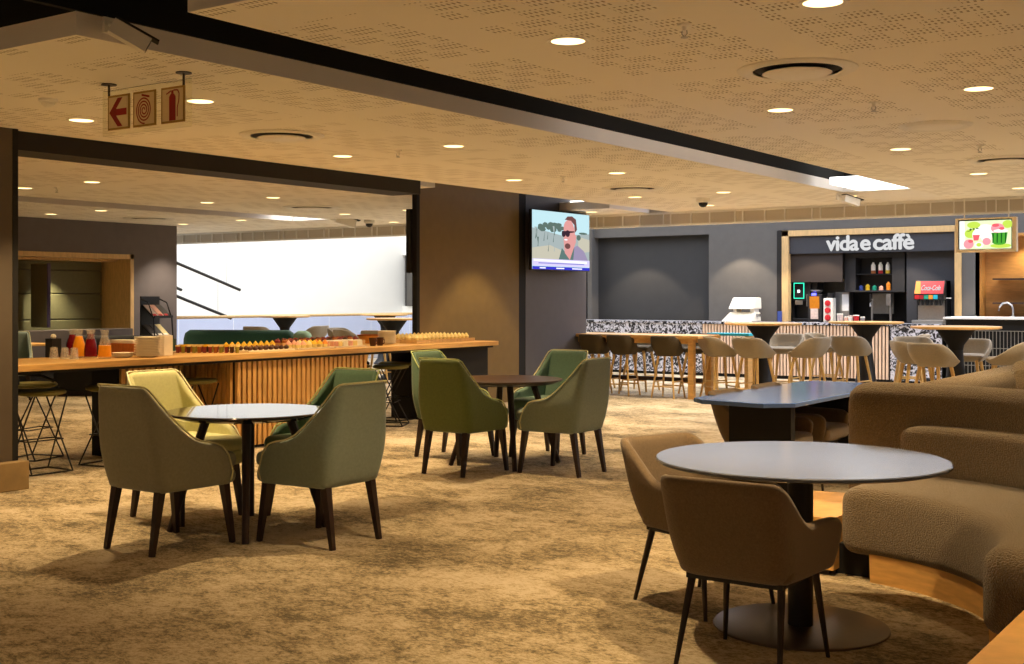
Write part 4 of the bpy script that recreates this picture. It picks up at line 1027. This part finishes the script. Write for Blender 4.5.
t = thing('pot', 'dark green pot on a white saucer behind the napkin box', 'pot', (-9.45, 7.75, CT)); MB().m('green_dark').lathe([(.05, .012), (.058, .13), (.052, .13), (.045, .03), (0, .03)], n=24).build('body', parent=t, smooth=True); MB().m('china').lathe([(.04, 0), (.075, .01), (.07, .014), (0, .012)], n=24).build('saucer', parent=t, smooth=True)
fills = ['berry', 'olive_food', 'choc', 'olive_food', 'pastry', 'berry', 'berry', 'pastry', 'olive_food', 'berry', 'choc', 'olive_food']
k = 0
for row, (xa, ya, xb, yb, n) in enumerate([(-9.3, 7.72, -8.80, 8.02, 12), (-9.42, 7.86, -8.95, 8.16, 12)]):
    for i in range(n):
        f = i/(n-1)
        t = thing('dessert_glass', ORD[i]+' small dessert glass from the left in the '+['front', 'back'][row]+' row beside the pot', 'dessert glass', (xa+(xb-xa)*f, ya+(yb-ya)*f, CT), 0, 'small dessert glasses')
        MB().m(fills[(i+5*row) % 12]).lathe([(.016, .001), (.021, .062), (0, .064)], n=12).build('filling', parent=t, smooth=True)
        MB().m('yellow' if i % 4 == 1 else 'cream').lathe([(.0225, .06), (.024, .075), (.022, .075), (.02, .064), (0, .066)], n=12).build('topping', parent=t, smooth=True)
def tray(x, y, lx, ly, rz, label, board='china', h=.018):
    t = thing('serving_tray', label, 'tray', (x, y, CT), rz); MB().m(board).box(-lx/2, lx/2, -ly/2, ly/2, 0, h*.6).build('base', parent=t, bevel=.003)
    b = MB().m(board)
    for a in ((-lx/2, lx/2, -ly/2, -ly/2+.01), (-lx/2, lx/2, ly/2-.01, ly/2), (-lx/2, -lx/2+.01, -ly/2+.01, ly/2-.01), (lx/2-.01, lx/2, -ly/2+.01, ly/2-.01)): b.box(a[0], a[1], a[2], a[3], h*.6, h)
    b.build('rim', parent=t); return t
def morsel(name, x, y, m, r, label, grp, z=CT+.012, kind='ball', m2=None, cat=None):
    t = thing(name, label, cat or name.replace('_', ' '), (x, y, z), rnd.random()*3, grp)
    if kind == 'ball':
        MB().m(m).ball(0, 0, r*.8, r, 10, .8).build('body', parent=t, smooth=True)
        if m2: MB().m(m2).ball(r*.2, 0, r*1.5, r*.45, 6, .8).build('topping', parent=t, smooth=True)
    elif kind == 'cube':
        MB().m(m).box(-r, r, -r, r, 0, r*1.7).build('body', parent=t, bevel=r*.15); MB().m(m2 or m).box(-r*.9, r*.9, -r*.9, r*.9, r*1.7, r*2.0).build('topping', parent=t, bevel=r*.1)
    elif kind == 'cup':
        MB().m(m).lathe([(r*.7, 0), (r, r*1.1)], n=12).build('case', parent=t, smooth=True)
        MB().m(m2).lathe([(r*1.05, r*1.1), (r*.8, r*1.6), (r*.5, r*2.0), (0, r*2.5)], n=10).build('topping', parent=t, smooth=True)
def field(n, m, pos, fn):
    k = 0
    for j in range(m):
        for i in range(n): fn(i, j, *pos(i, j)); k += 1
tray(-8.95, 8.46, .34, .62, 0, 'white tray of dark truffles at the left end of the slatted section')
field(8, 2, lambda i, j: (-8.84-.13*j, 8.22+.07*i), lambda i, j, x, y: morsel('chocolate_truffle', x, y, 'choc', .027, ORD[i]+' dark truffle from the left in the '+['front', 'back'][j]+' row of its tray', 'dark truffles', m2='pastry'))
tray(-9.2, 8.55, .16, .75, 0, 'narrow white tray of yellow fruit cups behind the truffles')
field(9, 1, lambda i, j: (-9.2, 8.24+.078*i), lambda i, j, x, y: morsel('fruit_cup', x, y, 'cream', .032, ORD[i]+' yellow fruit cup from the left behind the dark truffles', 'yellow fruit cups', kind='cup', m2='yellow', cat='cup'))
tray(-8.95, 9.1, .30, .52, 0, 'white tray of pink and yellow cups in the middle of the counter')
field(6, 2, lambda i, j: (-8.87-.13*j, 8.9+.08*i), lambda i, j, x, y: morsel('fruit_cup', x, y, 'cream', .033, ORD[i]+' cup from the left in the '+['front', 'back'][j]+' row of the pink cup tray', 'pink and yellow fruit cups', kind='cup', m2=['pink', 'pink', 'cream', 'yellow', 'yellow', 'orange'][i], cat='cup'))
tray(-8.92, 9.62, .26, .46, 0, 'white tray of pale cakes near the right end of the slats')
field(6, 2, lambda i, j: (-8.86-.12*j, 9.43+.076*i), lambda i, j, x, y: morsel('square_cake', x, y, ['pink', 'cream', 'card_white'][i % 3], .033, ORD[i]+' pale square cake from the left in the '+['front', 'back'][j]+' row', 'pale square cakes', kind='cube', m2='card_white', cat='cake'))
t = tray(-9.42, 9.75, .26, 1.3, 0, 'long raised wooden board of brown pastries at the back of the counter', 'wood_frame', .05)
field(14, 2, lambda i, j: (-9.36-.11*j, 9.2+.085*i), lambda i, j, x, y: morsel('pastry', x, y, ['pastry', 'berry', 'choc'][(i+j) % 3], .036, ORD[i]+' brown pastry from the left in the '+['front', 'back'][j]+' row of the long board', 'brown pastries', z=CT+.03, m2='berry'))
t = thing('bread_basket', 'straw bowl standing behind the brown pastries', 'bowl', (-9.42, 10.62, CT)); MB().m('straw').lathe([(.09, 0), (.14, .09), (.13, .09), (.08, .015), (0, .015)], n=28).build('bowl', parent=t, smooth=True); MB().m('pastry').lathe([(.142, .086), (.145, .1), (.132, .1)], n=28, cap=False).build('rim', parent=t, smooth=True)
for x, y, l in [(-8.84, 10.02, 'left of the two dark brown cups beyond the pale cakes'), (-8.86, 10.16, 'right of the two dark brown cups beyond the pale cakes')]:
    t = thing('brown_cup', l, 'cup', (x, y, CT)); MB().m('choc').lathe([(.03, 0), (.045, .09), (.04, .09), (.027, .01), (0, .01)], n=20).build('body', parent=t, smooth=True)
    MB().m('choc').tube([(.04, 0, .075), (.068, 0, .065), (.065, 0, .03), (.036, 0, .02)], .006, 6).build('handle', parent=t, smooth=True)
for q, (xx, lab) in enumerate([(-8.98, 'front wooden board of cream topped pastries before the partition'), (-9.32, 'rear wooden board of cream topped pastries before the partition')]):
    t = tray(xx, 11.35, .26, 1.12, 0, lab, 'wood_frame', .04)
    field(14, 2, lambda i, j: (xx+.055-.11*j, 10.87+.074*i), lambda i, j, x, y: morsel('cream_tartlet', x, y, 'cream', .033, ORD[i]+' cream tartlet from the left in the '+['front', 'back'][j]+' row of the '+['front', 'rear'][q]+' board', 'cream tartlets', z=CT+.024, kind='cup', m2='cream', cat='pastry'))

# ------------------------------------------------------------------ far left room
bar_table('high round bar table before the white atrium, left of the two at the partition', (-17.4, 17.1, 0), 1.0)
bar_table('high round bar table farthest back by the white atrium corner', (-17.3, 20.0, 0), 1.0)
bar_table('high round bar table beside the brown partition in the far room', (-13.9, 16.3, 0), .95)
for x, y, tg, l in [(-17.2, 16.25, (-17.4, 17.1), 'olive bar stool left of the far atrium bar table'), (-16.75, 17.2, (-17.4, 17.1), 'grey bar stool right of the far atrium bar table'),
                    (-14.95, 16.2, (-13.9, 16.3), 'grey bar stool behind another left of the bar table at the partition'), (-14.2, 15.55, (-13.9, 16.3), 'grey bar stool in front, left of the bar table at the partition'),
                    (-13.55, 15.5, (-13.9, 16.3), 'grey bar stool behind the cream plate stack by the partition')]:
    st(x, y, tg, l, 'stool_taupe', 'grey stools in the far room')
t = thing('balustrade', 'frameless glass balustrade with oak handrail before the white atrium', 'balustrade', (0, 0, 0))
MB().m('wood_frame').tube([(-18.75, 14.2, 1.05), (-18.75, 25.4, 1.05)], .03, 8).build('handrail', parent=t, smooth=True)
for k in range(8): MB().m('glass_blue').box(-18.756, -18.744, 14.2+k*1.4, 14.2+k*1.4+1.38, .02, 1.03).build('glass_pane', parent=t)
def bar(p, q, l):
    t = thing('linear_pendant', l, 'pendant light', p); d = Vector(q)-Vector(p)
    MB().m('black_metal').tube([(0, 0, 0), tuple(d)], .032, 8).build('tube', parent=t, smooth=True)
    MB().m('black_metal').tube([tuple(d*.25), (d.x*.25, d.y*.25, 6-p[2])], .004, 5).build('wire', parent=t)
    MB().m('black_metal').tube([tuple(d*.85), (d.x*.85, d.y*.85, 6-p[2])], .003, 5).build('wire', parent=t)
bar((-19.5, 15.4, 2.38), (-19.5, 17.85, 1.6), 'upper slanted black tube light hanging in the white atrium')
bar((-19.5, 15.2, 1.78), (-19.5, 17.6, 1.0), 'lower slanted black tube light hanging in the white atrium')
bar((-20.6, 15.9, 2.05), (-20.6, 17.2, 1.6), 'short slanted tube light peeping past the dark wall')
t = thing('banquette', 'long dark teal bench back beyond the counter with mint end', 'sofa', (-14.35, 12.05, 0), math.radians(-90+28))
def sbar(m, x0, x1, y0, y1, z0, z1, c, name, par):
    straight(MB().m(m), x0, x1, z0, [(y0, z1-.05, c*.7), (y0+.03, z1-.015, c*.25), (y0+.09, z1, 0), (y1-.09, z1, 0), (y1-.03, z1-.015, c*.25), (y1, z1-.05, c*.7)], c).build(name, parent=par, smooth=True)
sbar('bench_teal', -.12, .12, 0, 1.68, .1, .96, .08, 'back', t); sbar('bench_teal', .1, .7, .05, 1.66, .1, .47, .06, 'seat', t); sbar('bench_mint', -.12, .12, 1.66, 1.95, .1, .95, .09, 'end_cushion', t)
MB().m('wood_dark').box(-.05, .6, .1, 1.6, 0, .11).build('plinth', parent=t)
green_chair('fabric_mint', 'lit_piping_sage', 'pale green armchair in the far room at the left edge beside the column', (-15.62, 10.02, 0), -2.2)
# booth in the dark wall
t = thing('booth_bench', 'booth bench with olive padded back inside the oak framed recess', 'bench', (-17.28, 10.3, 0)); MB().m('niche_dark').box(0, .3, 0, 2.85, 0, .92).build('back', parent=t, bevel=.01); MB().m('black_matte').box(.3, .85, 0, 2.8, 0, .45).build('seat', parent=t, bevel=.03)
for z0, z1 in ((.55, 1.06), (1.07, 1.50), (1.51, 1.90), (1.91, 2.06)): MB().m('padded_green').box(-.80, -.75, .08, 3.0, z0, z1).build('back_pad', parent=t, bevel=.015, seg=3)
w_ = MB().m('padded_green').box(-.67, -.22, 1.55, 1.6, .95, 2.0).build('wing_pad', parent=t, bevel=.02); MB().m('purple_edge').box(-.22, -.195, 1.55, 1.61, .95, 2.0).build('edge_strip', parent=w_, bevel=.008)
t = thing('booth_table', 'small oak topped table at the booth bench', 'table', (-16.42, 10.55, 0)); MB().m('wood_light').box(-.35, .35, -.3, .45, .72, .755).build('tabletop', parent=t, bevel=.004); MB().m('black_metal').cyl(0, 0, .01, .72, .04).build('column', parent=t, smooth=True); MB().m('black_metal').cyl(0, 0, 0, .012, .24, n=32).build('base', parent=t)
t = thing('bench_sofa', 'low black bench with rounded back beyond the carafes', 'sofa', (-15.95, 11.15, 0), math.radians(-55)); sbar('black_matte', -.1, .1, 0, 1.5, .08, .87, .07, 'back', t); sbar('black_matte', .08, .65, .03, 1.47, .08, .45, .05, 'seat', t); MB().m('wood_dark').box(-.05, .55, .05, 1.4, 0, .09).build('plinth', parent=t)
# magazine rack
t = thing('magazine_rack', 'black metal magazine rack with tilted shelves before the dark wall', 'magazine rack', (-16.05, 12.85, 0), PI/2+.25)
MB().m('black_metal').box(-.24, .24, .08, .1, .0, 1.46).build('back_panel', parent=t)
for sx in (-.24, .24): MB().m('black_metal').tube([(sx, .09, 1.42), (sx, -.06, 1.36), (sx, -.16, 1.1), (sx, -.2, .6), (sx, -.22, 0)], .012, 6).build('side_frame', parent=t, smooth=True)
for z in (1.12, .80, .48): MB().m('black_metal').hexa([(-.24, -.17, z), (.24, -.17, z), (.24, -.16, z-.012), (-.24, -.16, z-.012)], [(-.24, .06, z+.2), (.24, .06, z+.2), (.24, .07, z+.19), (-.24, .07, z+.19)]).box(-.24, .24, -.185, -.168, z-.012, z+.03).build('shelf', parent=t)
ml = {(0, 0): 'pale magazine on the upper shelf of the rack, left', (0, 1): 'pink magazine in the middle of the upper rack shelf', (0, 2): 'dark magazine on the upper shelf of the rack, right', (1, 0): 'dark magazine on the lower rack shelf, left', (1, 1): 'striped dark magazine in the middle of the lower rack shelf', (1, 2): 'cream magazine on the lower rack shelf, right'}
for (r, c), l in ml.items():
    o = thing('magazine', l, 'magazine', (-16.05, 12.85, 0), PI/2+.25, 'magazines'); z = (1.12, .80)[r]; x = -.22+.148*c
    m = [['paper_pale', 'pink', 'paper_dark'], ['paper_dark', 'paper_dark', 'cream']][r][c]
    MB().m(m).hexa([(x, -.163, z+.008), (x+.135, -.163, z+.008), (x+.135, -.155, z+.002), (x, -.155, z+.002)], [(x, .052, z+.203), (x+.135, .052, z+.203), (x+.135, .06, z+.197), (x, .06, z+.197)]).build('pages', parent=o)
    MB().m('card_white' if r else 'red').hexa([(x+.01, -.150, z+.0225), (x+.1, -.150, z+.0225), (x+.1, -.149, z+.0215), (x+.01, -.149, z+.0215)], [(x+.01, -.11, z+.0588), (x+.1, -.11, z+.0588), (x+.1, -.109, z+.0578), (x+.01, -.109, z+.0578)]).build('masthead', parent=o)
cam = bpy.data.cameras.new('camera'); co = bpy.data.objects.new('camera', cam); COL.objects.link(co)
cam.sensor_fit = 'HORIZONTAL'; cam.sensor_width = 36; cam.lens = 1210/1024*36
cam.shift_x = 0; cam.shift_y = -(332-297)/1024
co.location = (0, 0, 1.45); co.rotation_euler = (PI/2, 0, math.radians(34.86))
cam.clip_end = 100
SC.camera = co
vs = SC.view_settings
vs.view_transform = 'Standard'; vs.look = 'None'; vs.gamma = 1; vs.use_curve_mapping = False; vs.exposure = 1.27
